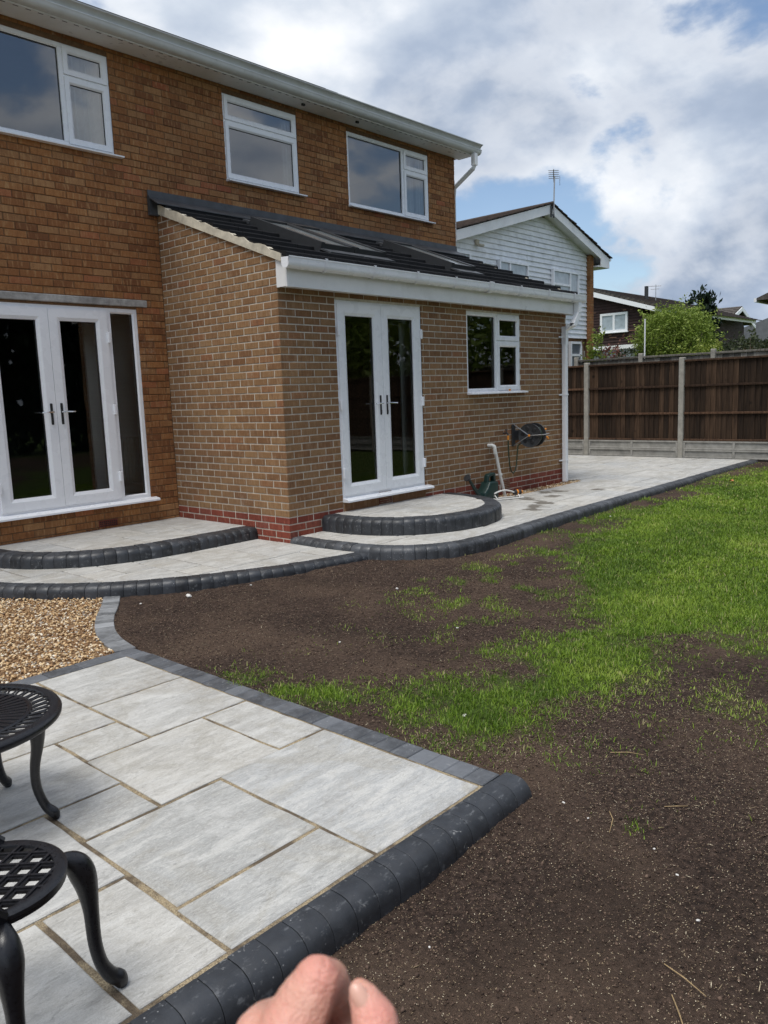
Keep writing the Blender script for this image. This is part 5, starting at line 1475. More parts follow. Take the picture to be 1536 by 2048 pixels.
def gable_house():
    h = empty('clad_house', (47, 11.5, 0), 'small dark gabled house with white bargeboards right of the green bush', 'house')
    Y = 12.64; RX, RZ, EZ = 49.85, 6.24, 5.05
    SL = (RZ - EZ) / 3.0
    mb = MB(); mb.prism([(47.3, 0), (52.2, 0), (52.2, RZ - 2.3 * SL - .2), (RX, RZ - .2), (47.3, RZ - 2.6 * SL - .2)], 'y', Y, Y + 12); b = mb.build('wall', M['bboard'], h); fix_normals(b)
    mb = MB()
    for s_, xe in ((-1, 46.6), (1, 52.5)):
        for k in range(10):
            t0, t1 = k / 10, (k + 1) / 10; xa, xb = RX + (xe - RX) * t0, RX + (xe - RX) * t1; za, zb = RZ - abs(xa - RX) * SL, RZ - abs(xb - RX) * SL
            mb.prism([(xa, za), (xb, zb), (xb, zb + .08), (xa, za + .04)], 'y', Y - .6, Y + 14)
    b = mb.build('roof', M['otile'], h); fix_normals(b)
    for xe in (46.6, 52.5):
        ze = RZ - abs(xe - RX) * SL; mb = MB(); mb.prism([(RX, RZ - .26), (xe, ze - .26), (xe, ze - .02), (RX, RZ - .02)], 'y', Y - .66, Y - .60); b = mb.build('bargeboard', M['upvc'], h); fix_normals(b)
    mb = MB(); mb.box(46.55, 46.7, Y - .55, Y + 14, RZ - 3.3 * SL - .2, RZ - 3.3 * SL - .02); mb.build('gutter', M['upvc'], h)
    far_window(h, lambda s_, d, z_: (s_, Y - .02 + d, z_), 48.3, 51.6, 3.4, 4.55, (49.4, 50.5), simple('pale_glass', (.40, .46, .52), .15), .12)


gable_house()


def far_houses():
    h = empty('distant_house', (60, 13, 0), 'distant grey slate roof with one small rooflight', 'house')
    mb = MB(); mb.box(60, 75, 8.0, 18, 0, 4.6); mb.build('wall', M['mortar'], h)
    mb = MB(); mb.prism([(7.5, 4.4), (13, 6.2), (18.5, 4.4)], 'x', 59.6, 75.4)
    mb.build('roof', simple('grey_slate', (.13, .135, .145), .7, .2, 3), h)
    mb = MB(); zc = 4.4 + (9.7 - 7.5) * .327; mb.add([(62.2, 9.3, 4.4 + 1.8 * .327 + .06), (63.4, 9.3, 4.4 + 1.8 * .327 + .06), (63.4, 10.3, 4.4 + 2.8 * .327 + .06), (62.2, 10.3, 4.4 + 2.8 * .327 + .06)], [(0, 1, 2, 3)]); mb.build('rooflight', M['upvc'], h)
    h = empty('clad_house', (22, -1, 0), 'dark brown house corner with a tiled roof at the right edge of the view', 'house')
    mb = MB(); mb.box(22, 30, -6.0, 1.93, 0, 4.0); mb.build('wall', M['bboard'], h)
    mb = MB()
    for k in range(24): mb.box(21.94, 22.0, -6, 1.95, .8 + k * .135, .8 + k * .135 + .11)
    o = mb.build('cladding', M['bboard'], h); o['kind'] = 'stuff'
    mb = MB(); mb.prism([(2.28, 4.02), (-2, 5.75), (-6.3, 4.02), (-6.3, 3.95), (2.28, 3.95)][::-1], 'x', 21.6, 30.4); b = mb.build('roof', M['otile'], h); fix_normals(b)
    mb = MB(); mb.box(21.58, 30.4, 2.285, 2.36, 3.90, 4.02); mb.build('gutter', M['upvc'], h)


far_houses()


# ------------------------------------------------------------------ fences
def timber_fence():
    XF = 10.03
    f = empty('timber_fence', (XF, 0, 0), 'dark brown timber panel fence with concrete posts along the terrace', 'fence')
    posts = [1.97 + 2.0 * k for k in range(2, 0, -1)] + [1.97, -.03, -2.03, -4.03, -6.03, -8.03, -10.03]
    for y in posts:
        mb = MB(); mb.cbox(XF - .055, XF + .055, y - .05, y + .05, -.4, 1.955, .012); mb.build('post', M['post'], f)
    for a, b in zip(posts[1:], posts[:-1]):
        ya, yb = a + .052, b - .052
        # two recessed gravel boards
        for z0 in (.035, .20):
            mb = MB(); h = .162
            mb.box(XF - .012, XF + .02, ya, yb, z0, z0 + h)
            mb.cbox(XF - .030, XF - .010, ya, yb, z0 + h - .03, z0 + h, .004); mb.cbox(XF - .030, XF - .010, ya, yb, z0, z0 + .028, .004)
            ym = (ya + yb) / 2; mb.cbox(XF - .030, XF - .0101, ym - .022, ym + .022, z0 + .0281, z0 + h - .0301, .003); mb.box(XF - .0295, XF - .0102, ya, ya + .04, z0 + .029, z0 + h - .031); mb.box(XF - .0295, XF - .0102, yb - .04, yb, z0 + .029, z0 + h - .031)
            mb.build('gravel_board', M['concrete'], f)
        n = 19; w_ = (yb - ya) / n
        for i in range(n):
            y0 = ya + i * w_; mb = MB(); j = rnd.uniform(-.004, .004); zt = 1.875 + rnd.uniform(-.004, .004)
            mb.prism([(XF - .002 + j, y0 + .004), (XF + .012 + j, y0 + w_ + .010), (XF + .022 + j, y0 + w_ + .010), (XF + .020 + j, y0 + .004)][::-1], 'z', .385, zt); mb.build('board', M['fence'], f)
        for z0, z1, d in ((.368, .405, .03), (.875, .915, .028), (1.395, 1.435, .028), (1.872, 1.908, .035)):
            mb = MB(); mb.cbox(XF - d, XF + .004 if z0 < 1.8 else XF + .04, ya + .001, yb - .001, z0, z1, .004); mb.build('rail', M['rail'], f)


timber_fence()


def old_fence():
    XF = 12.3
    f = empty('timber_fence', (XF, 0, 0), 'weathered grey fence top with posts showing behind the brown fence', 'fence')
    for k in range(8):
        y = 3.45 - k * 1.62
        mb = MB(); mb.cbox(XF - .05, XF + .05, y - .05, y + .05, -.2, 2.17, .012); mb.build('post', M['post'], f)
        if k < 7:
            mb = MB(); mb.cbox(XF - .03, XF + .03, y - 1.57, y - .052, 2.06, 2.105, .006); mb.build('rail', M['oldwood'], f)
            mb = MB(); mb.cbox(XF - .03, XF + .0, y - 1.57, y - .052, 1.9, 1.95, .006); mb.build('rail', M['oldwood'], f)
            for i in range(12):
                a = y - .055 - (i + 1) * .126; mb = MB(); mb.box(XF + .004, XF + .02, a + .002, a + .122, .1, 2.055); mb.build('board', M['oldwood'], f)


old_fence()


# ------------------------------------------------------------------ plants
def leaves(center_fn, n, size, r, aspect=2.2, droop=.4):
    """n leaf quads; center_fn(r, n) gives points and outward directions"""
    P, D = center_fn(r, n); n = len(P)
    a = r.normal(0, 1, (n, 3)) + D * .8; a[:, 2] -= droop * r.rand(n); a /= np.linalg.norm(a, axis=1)[:, None]
    b = np.cross(a, r.normal(0, 1, (n, 3))); b /= np.linalg.norm(b, axis=1)[:, None]
    L = (size * r.uniform(.6, 1.4, n))[:, None]; w_ = L / aspect
    V = np.stack([P - a * L * .5, P + b * w_ * .5, P + a * L * .5, P - b * w_ * .5], 1).reshape(-1, 3)
    return V, np.arange(4 * n).reshape(n, 4)


def crown_points(blobs, shell=.45):
    """points in a set of overlapping ellipsoids, denser towards their skins"""
    def f(r, n):
        W = np.array([b[3] * b[4] * b[5] for b in blobs]); k = r.choice(len(blobs), n, p=W / W.sum()); B = np.array(blobs)[k]
        d = r.normal(0, 1, (n, 3)); d /= np.linalg.norm(d, axis=1)[:, None]
        rad = shell + (1 - shell) * r.rand(n) ** .6
        lump = 1 + .18 * np.sin(d[:, 0] * 7 + B[:, 0] * 3) * np.cos(d[:, 1] * 6 + d[:, 2] * 8)
        return B[:, :3] + d * B[:, 3:6] * (rad * lump)[:, None], d
    return f


def shrub(name, label, cat, base, blobs, n, size, mat, stems, seed, sprigs=0, group=None, aspect=2.2):
    r = np.random.RandomState(seed); o = empty(name, base, label, cat, group)
    mb = MB(); b = Vector(base)
    for i in range(stems):
        t = Vector(blobs[i % len(blobs)][:3]) + Vector(r.normal(0, .25, 3)); m_ = b.lerp(t, .5) + Vector(r.normal(0, .12, 3))
        mb.tube([b + Vector((r.normal(0, .08), r.normal(0, .08), 0)), m_, t], [.045, .028, .010], 5)
    mb.build('trunk' if cat == 'tree' else 'stem', M['bark'], o, smooth=True)
    V, F = leaves(crown_points(blobs), n, size, r, aspect)
    rv = np.clip(r.normal(.5, .22, len(F)), 0, 1)
    # some long shoots standing out of the crown
    if sprigs:
        SV, SR = [], []
        for i in range(sprigs):
            q = blobs[r.randint(len(blobs))]; d = r.normal(0, 1, 3); d[2] = abs(d[2]) + .35; d /= np.linalg.norm(d)
            p0 = np.array(q[:3]) + d * np.array(q[3:6]) * .8; L = r.uniform(.2, .55)
            for t in np.linspace(0, 1, 12): SV.append(p0 + d * L * t + r.normal(0, .03, 3))
        SV = np.array(SV); v2, f2 = leaves(lambda rr, m: (SV, np.zeros_like(SV)), len(SV), size, r, aspect); F = np.concatenate([F, f2 + len(V)]); V = np.concatenate([V, v2]); rv = np.concatenate([rv, np.clip(r.normal(.75, .15, len(f2)), 0, 1)])
    org = np.array(ORG[o.name])
    c = np_mesh('crown', V - org, F, mat, np.repeat(rv, 4), parent=o, kind=None)
    return o


# willow-like bush beyond the fences
bx = 16.0
shrub('bush', 'large round light green bush beyond the fences between the brown houses', 'bush', (bx, 2.6, 0),
      [(bx, 2.60, 2.55, .80, .98, .90), (bx + .1, 2.3, 2.95, .65, .65, .52), (bx - .1, 2.98, 2.70, .65, .66, .70), (bx, 2.75, 3.05, .55, .55, .40), (bx, 1.95, 2.45, .55, .50, .72), (bx + .1, 3.4, 2.25, .45, .40, .45), (bx, 2.5, 1.7, .9, 1.1, .8)], 21000, .078, M['leaf'], 14, 5, 120, aspect=2.6)


def conifer():
    base = (31.0, 7.2, 0); o = empty('conifer_tree', base, 'dark conifer rising behind the light green bush', 'tree'); r = np.random.RandomState(9)
    mb = MB(); mb.tube([base, (31, 7.4, 4.0), (31, 7.4, 5.1)], [.2, .1, .02], 6); mb.build('trunk', M['bark'], o)
    P = []
    for k in range(4200):
        t = r.rand(); z = 1.2 + 4.0 * t; rad = (1.45 - 1.15 * max(0, (t - .45) / .55) ** 1.3) * (.75 + .25 * math.sin(t * 40)); a = r.rand() * 2 * PI; rr = rad * r.rand() ** .4 * (.78 + .22 * math.sin(a * 5 + t * 9))
        P.append((31 + .9 * rr * math.cos(a), 7.45 + .8 * rr * math.sin(a), z + .25 * rr))
    for q in ((7.95, 5.3, 12), (7.1, 5.15, 12), (7.5, 5.5, 8)):
        for i in range(q[2] * 3): P.append((31 + r.normal(0, .15), q[0] + r.normal(0, .13), q[1] - .35 + r.rand() * .55))
    P = np.array(P); D = P - np.array([31, 7.2, 3]); D /= np.linalg.norm(D, axis=1)[:, None]; D[:, 2] += .3
    V, F = leaves(lambda rr, n: (P, D), len(P), .30, r, 3.0, -.2); np_mesh('crown', V - np.array(base), F, M['conifer'], np.repeat(r.rand(len(F)), 4), parent=o, kind=None)


conifer()
shrub('bush', 'dark olive shrub under the small gabled house', 'bush', (20, 2.1, 0), [(20, 2.3, 2.15, .9, .75, .62), (20.2, 1.8, 2.25, .7, .5, .5), (20, 2.9, 2.0, .6, .6, .5), (20, 2.1, 1.4, .9, .9, .8)], 3800, .11, M['leafd'], 7, 8, 40)
shrub('bush', 'low yellow green shrub right of the large bush', 'bush', (15.0, 1.35, 0), [(15, 1.45, 2.15, .35, .42, .28), (15, 1.2, 2.2, .3, .25, .22), (15, 1.4, 1.6, .3, .4, .4)], 900, .085, M['leafy'], 5, 12, 12)
shrub('bush', 'reddish leaved shrub left of the large bush above the old fence', 'bush', (16, 4.4, 0), [(16, 4.4, 2.35, .35, .38, .26), (16, 4.25, 1.8, .35, .4, .4)], 800, .09, M['leafr'], 4, 14, 6)
shrub('bush', 'small dark green shrub beside the brick pier', 'bush', (15.5, 4.55, 0), [(15.5, 4.62, 2.6, .25, .22, .35), (15.5, 4.6, 2.0, .25, .3, .5)], 700, .095, M['leaf'], 4, 15, 10)
shrub('bush', 'brownish shrub at the foot of the large bush', 'bush', (15.6, 3.6, 0), [(15.6, 3.65, 2.2, .4, .45, .3), (15.6, 3.5, 1.7, .4, .5, .4)], 900, .08, M['leafd'], 5, 16, 8)
shrub('bush', 'thin leaved dark shrub at the right edge above the fence', 'bush', (14.5, .05, 0), [(14.5, .1, 2.2, .25, .3, .28), (14.5, .0, 1.7, .3, .35, .4)], 380, .10, M['leafd'], 5, 17, 10)
# taller garden trees farther along the boundary: they are what the garden windows mirror
for i, (tx, ty, hz) in enumerate(((13.2, -6.5, 5.2), (13.6, -10.5, 6.0), (9.5, -15.5, 6.4), (3.5, -16.5, 6.0), (-2.5, -16, 6.6))):
    if i == 0:
        hb = [(x_, -15.2 + .3 * math.sin(x_), 2.6, 1.6, 1.0, 2.9 + .25 * math.sin(x_ * 1.7)) for x_ in np.arange(-7, 17.5, 1.1)]
        shrub('reflection_hedge', 'unseen evergreen row added to darken the door reflections', 'reflection_hedge', (5, -15.2, 0), hb, 20000, .50, M['conifer'], 10, 77, 0)  # unseen evergreen row, added to keep the sky out of the door reflections
    shrub('tree', ['broad green tree beyond the fence nearest the lawn corner', 'tall green tree beyond the far end of the fence', 'tall bushy tree at the end of the garden on the right', 'bushy tree at the middle of the garden end', 'tall bushy tree at the left of the garden end'][i], 'tree', (tx, ty, 0),
          [(tx, ty, hz * .55, 1.9, 2.3, hz * .32), (tx + .4, ty + 1.0, hz * .7, 1.3, 1.5, hz * .26), (tx, ty - 1.2, hz * .6, 1.4, 1.6, hz * .3), (tx, ty, hz * .2, 1.8, 2.4, hz * .22)], 5200, .24, M['leaf'] if i in (0, 1, 3) else M['leafd'], 7, 60 + i, 20)
mb = MB(); mb.tube([(15.0, 2.955, 0), (15.0, 2.955, 3.15)], .018, 6); mark(mb.build('washing_line_post', M['upvc']), 'thin white metal post standing in front of the green bush', 'post')


# ------------------------------------------------------------------ things by the wall
def hose_reel():
    x0, zc = 4.17, .83; h = empty('hose_reel', (x0, 0, zc), 'black wall-mounted hose reel with orange fittings on the extension wall', 'hose reel')
    yc = -.25; xa, xb = 4.165, 4.36; R = .162; ca, sa = math.cos(.20), math.sin(.20)

    def turn(mb):
        mb.v = [(4.17 + (x - 4.17) * ca - y * sa, (x - 4.17) * sa + y * ca, z) for x, y, z in mb.v]; return mb
    mb = MB(); mb.cbox(4.12, 4.20, -.022, -.006, .68, .985, .006); mb.cbox(4.19, 4.43, -.018, -.0061, .76, .90, .004); mb.build('wall_plate', M['dgrey'], h)
    mb = MB(); xm = 4.140
    mb.tube([(4.155, -.02, .985), (xm - .01, -.07, .955), (xm, yc, zc)], .007, 6); mb.tube([(4.155, -.02, .69), (xm - .01, -.07, .72), (xm, yc, zc)], .007, 6)
    mb.tube([(xm, yc, zc), (xm - .005, yc - .21, zc + .012), (4.22, yc - .215, zc + .014), (4.38, yc - .20, zc + .014), (4.39, yc, zc)], .007, 6)
    turn(mb).build('bracket', M['alu'], h, smooth=True)
    for x in (xa, xb):
        mb = MB(); mb.lathe([(.03, -.006), (R - .012, -.008), (R, -.012), (R + .004, 0), (R, .012), (R - .012, .008), (.03, .006)], (x, yc, zc), 36, 'x')
        d = turn(mb).build('drum_disc', M['dgrey'], h, smooth=True); mb = MB()
        for k in range(6):
            a = PI / 3 * k + .2; c = (x - .011, yc + .10 * math.cos(a), zc + .10 * math.sin(a)); mb.lathe([(0, -.0015), (.024, -.0015), (.03, .002)], c, 12, 'x'); turn(mb).build('disc_recess', M['seal'], d); mb = MB()
    mb = MB(); mb.lathe([(.055, xa - 4.2), (.055, xb - 4.2)], (4.2, yc, zc), 20, 'x'); mb.lathe([(0, -.03), (.05, -.03), (.055, .0), (.05, .02)], (xa, yc, zc), 18, 'x'); turn(mb).build('hub', M['dgrey'], h, smooth=True)
    mb = MB(); n = 5
    for ly in range(3):
        path = []
        for i in range(24 * n + 1):
            a = 2 * PI * i / 24; x = xa + .02 + (xb - xa - .04) * i / (24 * n); rr = .075 + ly * .022; path.append((x, yc + rr * math.cos(a), zc + rr * math.sin(a)))
        mb.tube(path, .0105, 6)
    turn(mb)
    path = [(3.93, -.078, .79)] + [(3.93 + .005 * 0, -.08, .70)] + [(3.935, -.082, .58), (3.95, -.085, .43), (3.985, -.088, .345), (4.03, -.09, .318), (4.075, -.09, .345), (4.115, -.088, .43), (4.14, -.085, .58), (4.16, -.09, .70), (4.22, -.16, .74)]
    mb.tube(path, .0095, 7); mb.build('hose', M['hose'], h, smooth=True)
    mb = MB(); mb.lathe([(0, -.03), (.016, -.026), (.016, -.012)], (xa - .012, yc, zc), 12, 'x')
    mb.tube([(xb + .02, yc - .13, zc + .06), (xb + .01, yc - .16, zc + .08)], [.016, .012], 8); mb.tube([(xb + .02, yc - .17, zc - .03), (xb + .04, yc - .185, zc - .06)], [.016, .012], 8); turn(mb); mb.tube([(3.93, -.078, .845), (3.93, -.078, .785)], [.016, .013], 8)
    mb.build('hose_connector', M['orange'], h, smooth=True)
    # winding handle
    mb = MB(); mb.tube([(xb + .012, yc - .03, zc), (xb + .03, yc - .14, zc - .05), (xb + .09, yc - .14, zc - .05)], .009, 6); turn(mb).build('handle', M['dgrey'], h)


hose_reel()


def watering_can():
    c = Vector((3.30, -.16, Z_RT)); h = empty('watering_can', c, 'dark green plastic watering can by the white waste pipe', 'watering can')
    def solid(outline, half, bev, name):
        bm = bmesh.new(); vs = [bm.verts.new((c.x + x, c.y - half, c.z + z)) for x, z in outline]; f = bm.faces.new(vs)
        ex = bmesh.ops.extrude_face_region(bm, geom=[f]); bmesh.ops.translate(bm, vec=(0, 2 * half, 0), verts=[v for v in ex['geom'] if isinstance(v, bmesh.types.BMVert)])
        bmesh.ops.recalc_face_normals(bm, faces=bm.faces[:]); bmesh.ops.bevel(bm, geom=bm.edges[:], offset=bev, segments=3, affect='EDGES', profile=.5)
        bm.verts.index_update(); mb = MB(); mb.add([v.co for v in bm.verts], [[v.index for v in q.verts] for q in bm.faces]); bm.free(); return mb.build(name, M['green'], h, smooth=True)
    solid([(-.165, .0), (.15, .0), (.158, .12), (.152, .235), (-.035, .245), (-.085, .165), (-.155, .115)], .078, .022, 'tank')
    solid([(-.045, .225), (.0, .225), (.018, .305), (.105, .315), (.112, .225), (.155, .225), (.150, .325), (.125, .352), (.010, .342), (-.022, .325)], .034, .010, 'handle')
    mb = MB(); mb.tube([(c.x - .12, c.y, c.z + .06), (c.x - .20, c.y, c.z + .10), (c.x - .30, c.y, c.z + .19), (c.x - .40, c.y, c.z + .31)], [.045, .033, .022, .017], 10); mb.build('spout', M['green'], h, smooth=True)
    mb = MB(); d = Vector((-.85, 0, .5)).normalized(); p = Vector((c.x - .40, c.y, c.z + .31)); mb.tube([p - d * .01, p + d * .02, p + d * .05, p + d * .058], [.018, .03, .05, .046], 16); mb.build('rose', M['dgrey'], h, smooth=True)


watering_can()


def sprinkler():
    c = Vector((3.50, -.34, Z_RT)); h = empty('lawn_sprinkler', c, 'oscillating sprinkler with a pale arched tube lying on the paving', 'sprinkler')
    ax = Vector((.9, -.43, 0)).normalized(); ay = Vector((.43, .9, 0)).normalized()
    P = lambda a, b, z: tuple(c + ax * a + ay * b + Vector((0, 0, z)))
    mb = MB()
    for b in (-.075, .075): mb.tube([P(-.20, b, .012), P(.20, b, .012)], .010, 6)
    for a in (-.20, .20): mb.tube([P(a, -.08, .012), P(a, .08, .012)], .010, 6)
    mb.tube([P(.15, -.07, .012), P(.15, 0, .075), P(.15, .07, .012)], .008, 6); mb.tube([P(-.19, -.07, .012), P(-.19, 0, .06), P(-.19, .07, .012)], .008, 6)
    mb.build('frame', M['pipe'], h, smooth=True)
    mb = MB(); mb.tube([P(-.20 + .31 * t, 0, .062 + .055 * math.sin(PI * (.12 + .8 * t))) for t in np.linspace(0, 1, 9)], .011, 8); mb.build('spray_tube', M['pipe'], h, smooth=True)
    mb = MB(); mb.tube([P(.10, 0, .078), P(.20, 0, .078)], .034, 12); mb.build('motor', M['dgrey'], h, smooth=True)
    mb = MB(); mb.tube([P(.195, 0, .078), P(.225, 0, .078)], [.030, .022], 12); mb.tube([P(.135, 0, .079), P(.155, 0, .079)], .0355, 12); mb.build('hose_connector', M['orange'], h, smooth=True)


sprinkler()


# ------------------------------------------------------------------ furniture
def cabriole(c, ang, prof, par, n=10):
    """prof: (radius from the centre, z, thickness)"""
    mb = MB(); d = Vector((math.cos(ang), math.sin(ang), 0)); pts = catmull3([Vector((p[0], p[1], p[2])) for p in prof], 5)
    mb.tube([(c[0] + d.x * p.x, c[1] + d.y * p.x, p.y) for p in pts], [p.z for p in pts], n)
    mb.build('leg', M['black'], par, smooth=True)


def catmull3(P, k):
    Q = [2 * P[0] - P[1]] + P + [2 * P[-1] - P[-2]]; out = []
    for i in range(1, len(Q) - 2):
        for j in range(k):
            t = j / k; a, b, c, d = Q[i - 1:i + 3]; out.append(.5 * ((2 * b) + (-a + c) * t + (2 * a - 5 * b + 4 * c - d) * t * t + (-a + 3 * b - 3 * c + d) * t ** 3))
    return out + [P[-1]]


def garden_table():
    c = (-4.325, -3.035, .318); R = .385; h = empty('garden_table', (c[0], c[1], Z_P), 'round black cast metal garden table with a pierced top', 'table')
    mb = MB(); mb.lathe([(R - .045, .0), (R - .042, .007), (R - .02, .009), (R - .006, .004), (R, -.006), (R - .002, -.02), (R - .012, -.028), (R - .022, -.022), (R - .03, -.008), (R - .045, -.008), (R - .045, 0)], c, 72)
    mb.lathe([(.262, -.010), (.262, .004), (.268, .008), (.277, .004), (.277, -.010), (.262, -.010)], c, 60); mb.lathe([(0, .006), (.04, .004), (.055, -.004), (.055, -.012), (0, -.012)], c, 24)
    top = mb.build('tabletop', M['black'], h, smooth=True)
    mb = MB(); n = 46
    for i in range(n):
        a = 2 * PI * i / n; d = Vector((math.cos(a), math.sin(a), 0)); t = Vector((-d.y, d.x, 0))
        def q(r_, w_, z): p = Vector(c) + d * r_ + t * w_; return (p.x, p.y, c[2] + z)
        mb.add([q(.045, -.0026, .003), q(.045, .0026, .003), q(.264, .0120, .003), q(.264, -.0120, .003), q(.045, -.0030, -.009), q(.045, .0030, -.009), q(.264, .0145, -.009), q(.264, -.0145, -.009)], [(0, 3, 2, 1)[::-1], (0, 1, 5, 4)[::-1], (1, 2, 6, 5)[::-1], (2, 3, 7, 6)[::-1], (3, 0, 4, 7)[::-1]])
    s = mb.build('slat', M['black'], top); fix_normals(s)
    mb = MB(); n = 44
    for i in range(n):
        a = 2 * PI * i / n; d = Vector((math.cos(a), math.sin(a), 0)); t = Vector((-d.y, d.x, 0)); path = []
        for k in range(15):
            u = 2 * PI * k / 14; lr = .034 * math.cos(u); lw = .0155 * math.sin(u) + .45 * lr
            p = Vector(c) + d * (.309 + lr) + t * lw; path.append((p.x, p.y, c[2] - .001))
        mb.tube(path, .0042, 5, cap=False)
    mb.build('pierced_border', M['black'], top, smooth=True)
    mb = MB(); mb.lathe([(.235, -.035), (.245, -.035), (.245, -.012), (.235, -.012), (.235, -.035)], c, 40); mb.build('under_ring', M['black'], h, smooth=True)
    for a in (-38, 40, 140, 222):
        cabriole(c, math.radians(a), [(.285, .30, .036), (.295, .255, .032), (.292, .19, .0235), (.275, .10, .0185), (.275, .02, .0175), (.298, -.055, .0175), (.325, -.088, .021), (.332, -.104, .017), (.332, -.115, .012)], h)


garden_table()


def garden_chair():
    c = (-4.664, -4.222, .333); R = .181; h = empty('garden_chair', (c[0], c[1], Z_P), 'black cast metal garden chair with a round lattice seat', 'chair')
    mb = MB(); mb.lathe([(R - .032, -.004), (R - .03, .003), (R - .008, .005), (R, 0), (R + .001, -.008), (R - .004, -.012), (R - .003, -.022), (R - .012, -.026), (R - .03, -.02), (R - .032, -.004)], c, 64); seat = mb.build('seat', M['black'], h, smooth=True)
    mb = MB(); rr = R - .026; sp = .050
    for ang in (math.radians(-46), math.radians(32)):
        d = Vector((math.cos(ang), math.sin(ang), 0)); t = Vector((-d.y, d.x, 0))
        for k in range(-5, 6):
            o_ = (k + .3) * sp
            if abs(o_) > rr - .006: continue
            L = math.sqrt(rr ** 2 - o_ ** 2)
            for w_, z0, z1 in ((.0092, -.010, -.002), (.0036, -.0021, .003)):
                def q(l, s_, z): p = Vector(c) + d * l + t * (o_ + s_); return (p.x, p.y, c[2] + z)
                zz = .0006 * (1 if ang > 0 else 0)
                mb.add([q(-L, -w_, z0), q(L, -w_, z0), q(L, w_, z0), q(-L, w_, z0), q(-L, -w_, z1 + zz), q(L, -w_, z1 + zz), q(L, w_, z1 + zz), q(-L, w_, z1 + zz)], [(0, 3, 2, 1), (4, 5, 6, 7), (0, 1, 5, 4), (1, 2, 6, 5), (2, 3, 7, 6), (3, 0, 4, 7)])
    mb.build('seat_lattice', M['black'], seat)
    for a in (-7, -103, 82, 172):
        cabriole(c, math.radians(a), [(.160, .305, .018), (.182, .306, .022), (.208, .288, .031), (.224, .252, .034), (.232, .205, .0275), (.236, .14, .0205), (.238, .05, .0185), (.25, -.02, .018), (.272, -.066, .0205), (.292, -.086, .0225), (.298, -.105, .018), (.297, -.115, .012)], h, 12)
    mb = MB(); ring = []
    for i in range(21):
        a = math.radians(70 + (262 - 70) * i / 20); z = .80 + .10 * math.sin(PI * i / 20); ring.append((c[0] - .10 + .27 * math.cos(a), c[1] + .27 * math.sin(a), z))
    for a in (58, 258):
        q = math.radians(a); p0 = Vector((c[0] + (R - .006) * math.cos(q), c[1] + (R - .006) * math.sin(q), c[2])); e_ = Vector(ring[0] if a == 58 else ring[-1])
        mb.tube([p0, p0 + Vector((-.05, .012 * (1 if a == 58 else -1), .055)), p0.lerp(e_, .3) + Vector((-.055, 0, .03)), p0.lerp(e_, .65) + Vector((-.06, 0, 0)), e_], [.017, .016, .014, .013, .013], 8)
    mb.tube(ring, .013, 8)
    for i in range(4, 18, 3):
        e_ = Vector(ring[i]); a = math.radians(70 + (262 - 70) * i / 20); mb.tube([(c[0] + (R - .01) * math.cos(a), c[1] + (R - .01) * math.sin(a), c[2]), (c[0] - .06 + .23 * math.cos(a), c[1] + .23 * math.sin(a), c[2] + .2), e_], .008, 6)
    mb.build('backrest', M['black'], h, smooth=True)


garden_chair()

# ------------------------------------------------------------------ stones and twigs on the soil
bm = bmesh.new(); bmesh.ops.create_icosphere(bm, subdivisions=2, radius=1)
for v in bm.verts: v.co *= 1 + .18 * math.sin(v.co.x * 5 + 2) * math.cos(v.co.y * 4 + v.co.z * 3)
ST = bpy.data.meshes.new('white_stone'); bm.to_mesh(ST); bm.free(); ST.materials.append(M['whitestone'])
STL = ['largest white stone on the dark soil against the lower path kerb', 'white chip by the lower path kerb right of the largest stone', 'white pebble beside the curved edging blocks near the path', None, None, 'white stone near the bottom right corner of the soil', None, 'white pebble on the soil just right of the patio corner', None, 'white stone lying in the grass right of the patio edging', None, None, 'white pebble in the middle of the upper bare soil', 'white stone on the upper soil below the curved terrace kerb', None, 'white stone in the soil margin along the terrace kerb', 'white stone lying far out on the green lawn']
for i_, (x, y, s) in enumerate(((-1.67, -.62, .026), (-1.18, -.82, .013), (-2.06, -.53, .012), (-2.69, -5.04, .0065), (-2.98, -5.31, .008), (-3.57, -5.4, .0095), (-2.66, -4.76, .0055), (-2.62, -4.63, .007), (-3.60, -4.72, .0055), (-2.22, -3.84, .013), (-3.76, -5.21, .007), (-2.8, -5.17, .006), (-1.8, -2.52, .010), (-.63, -2.0, .014), (-1.13, -2.98, .012), (3.3, -1.9, .018), (6.2, -3.2, .022))):
    o = link_mesh('white_stone', ST); z = float(ground_z(np.array([x]), np.array([y]))[0])
    s *= .8; o.location = (x, y, z + s * .5); o.scale = (s * rnd.uniform(.9, 1.3), s * rnd.uniform(.7, 1), s * rnd.uniform(.45, .75)); o.rotation_euler = (rnd.uniform(-.3, .3), rnd.uniform(-.3, .3), rnd.uniform(0, 6))
    mark(o, STL[i_] or 'tiny white pebble lying loose on the bare soil in the foreground', 'stone', 'white stones scattered on the soil')
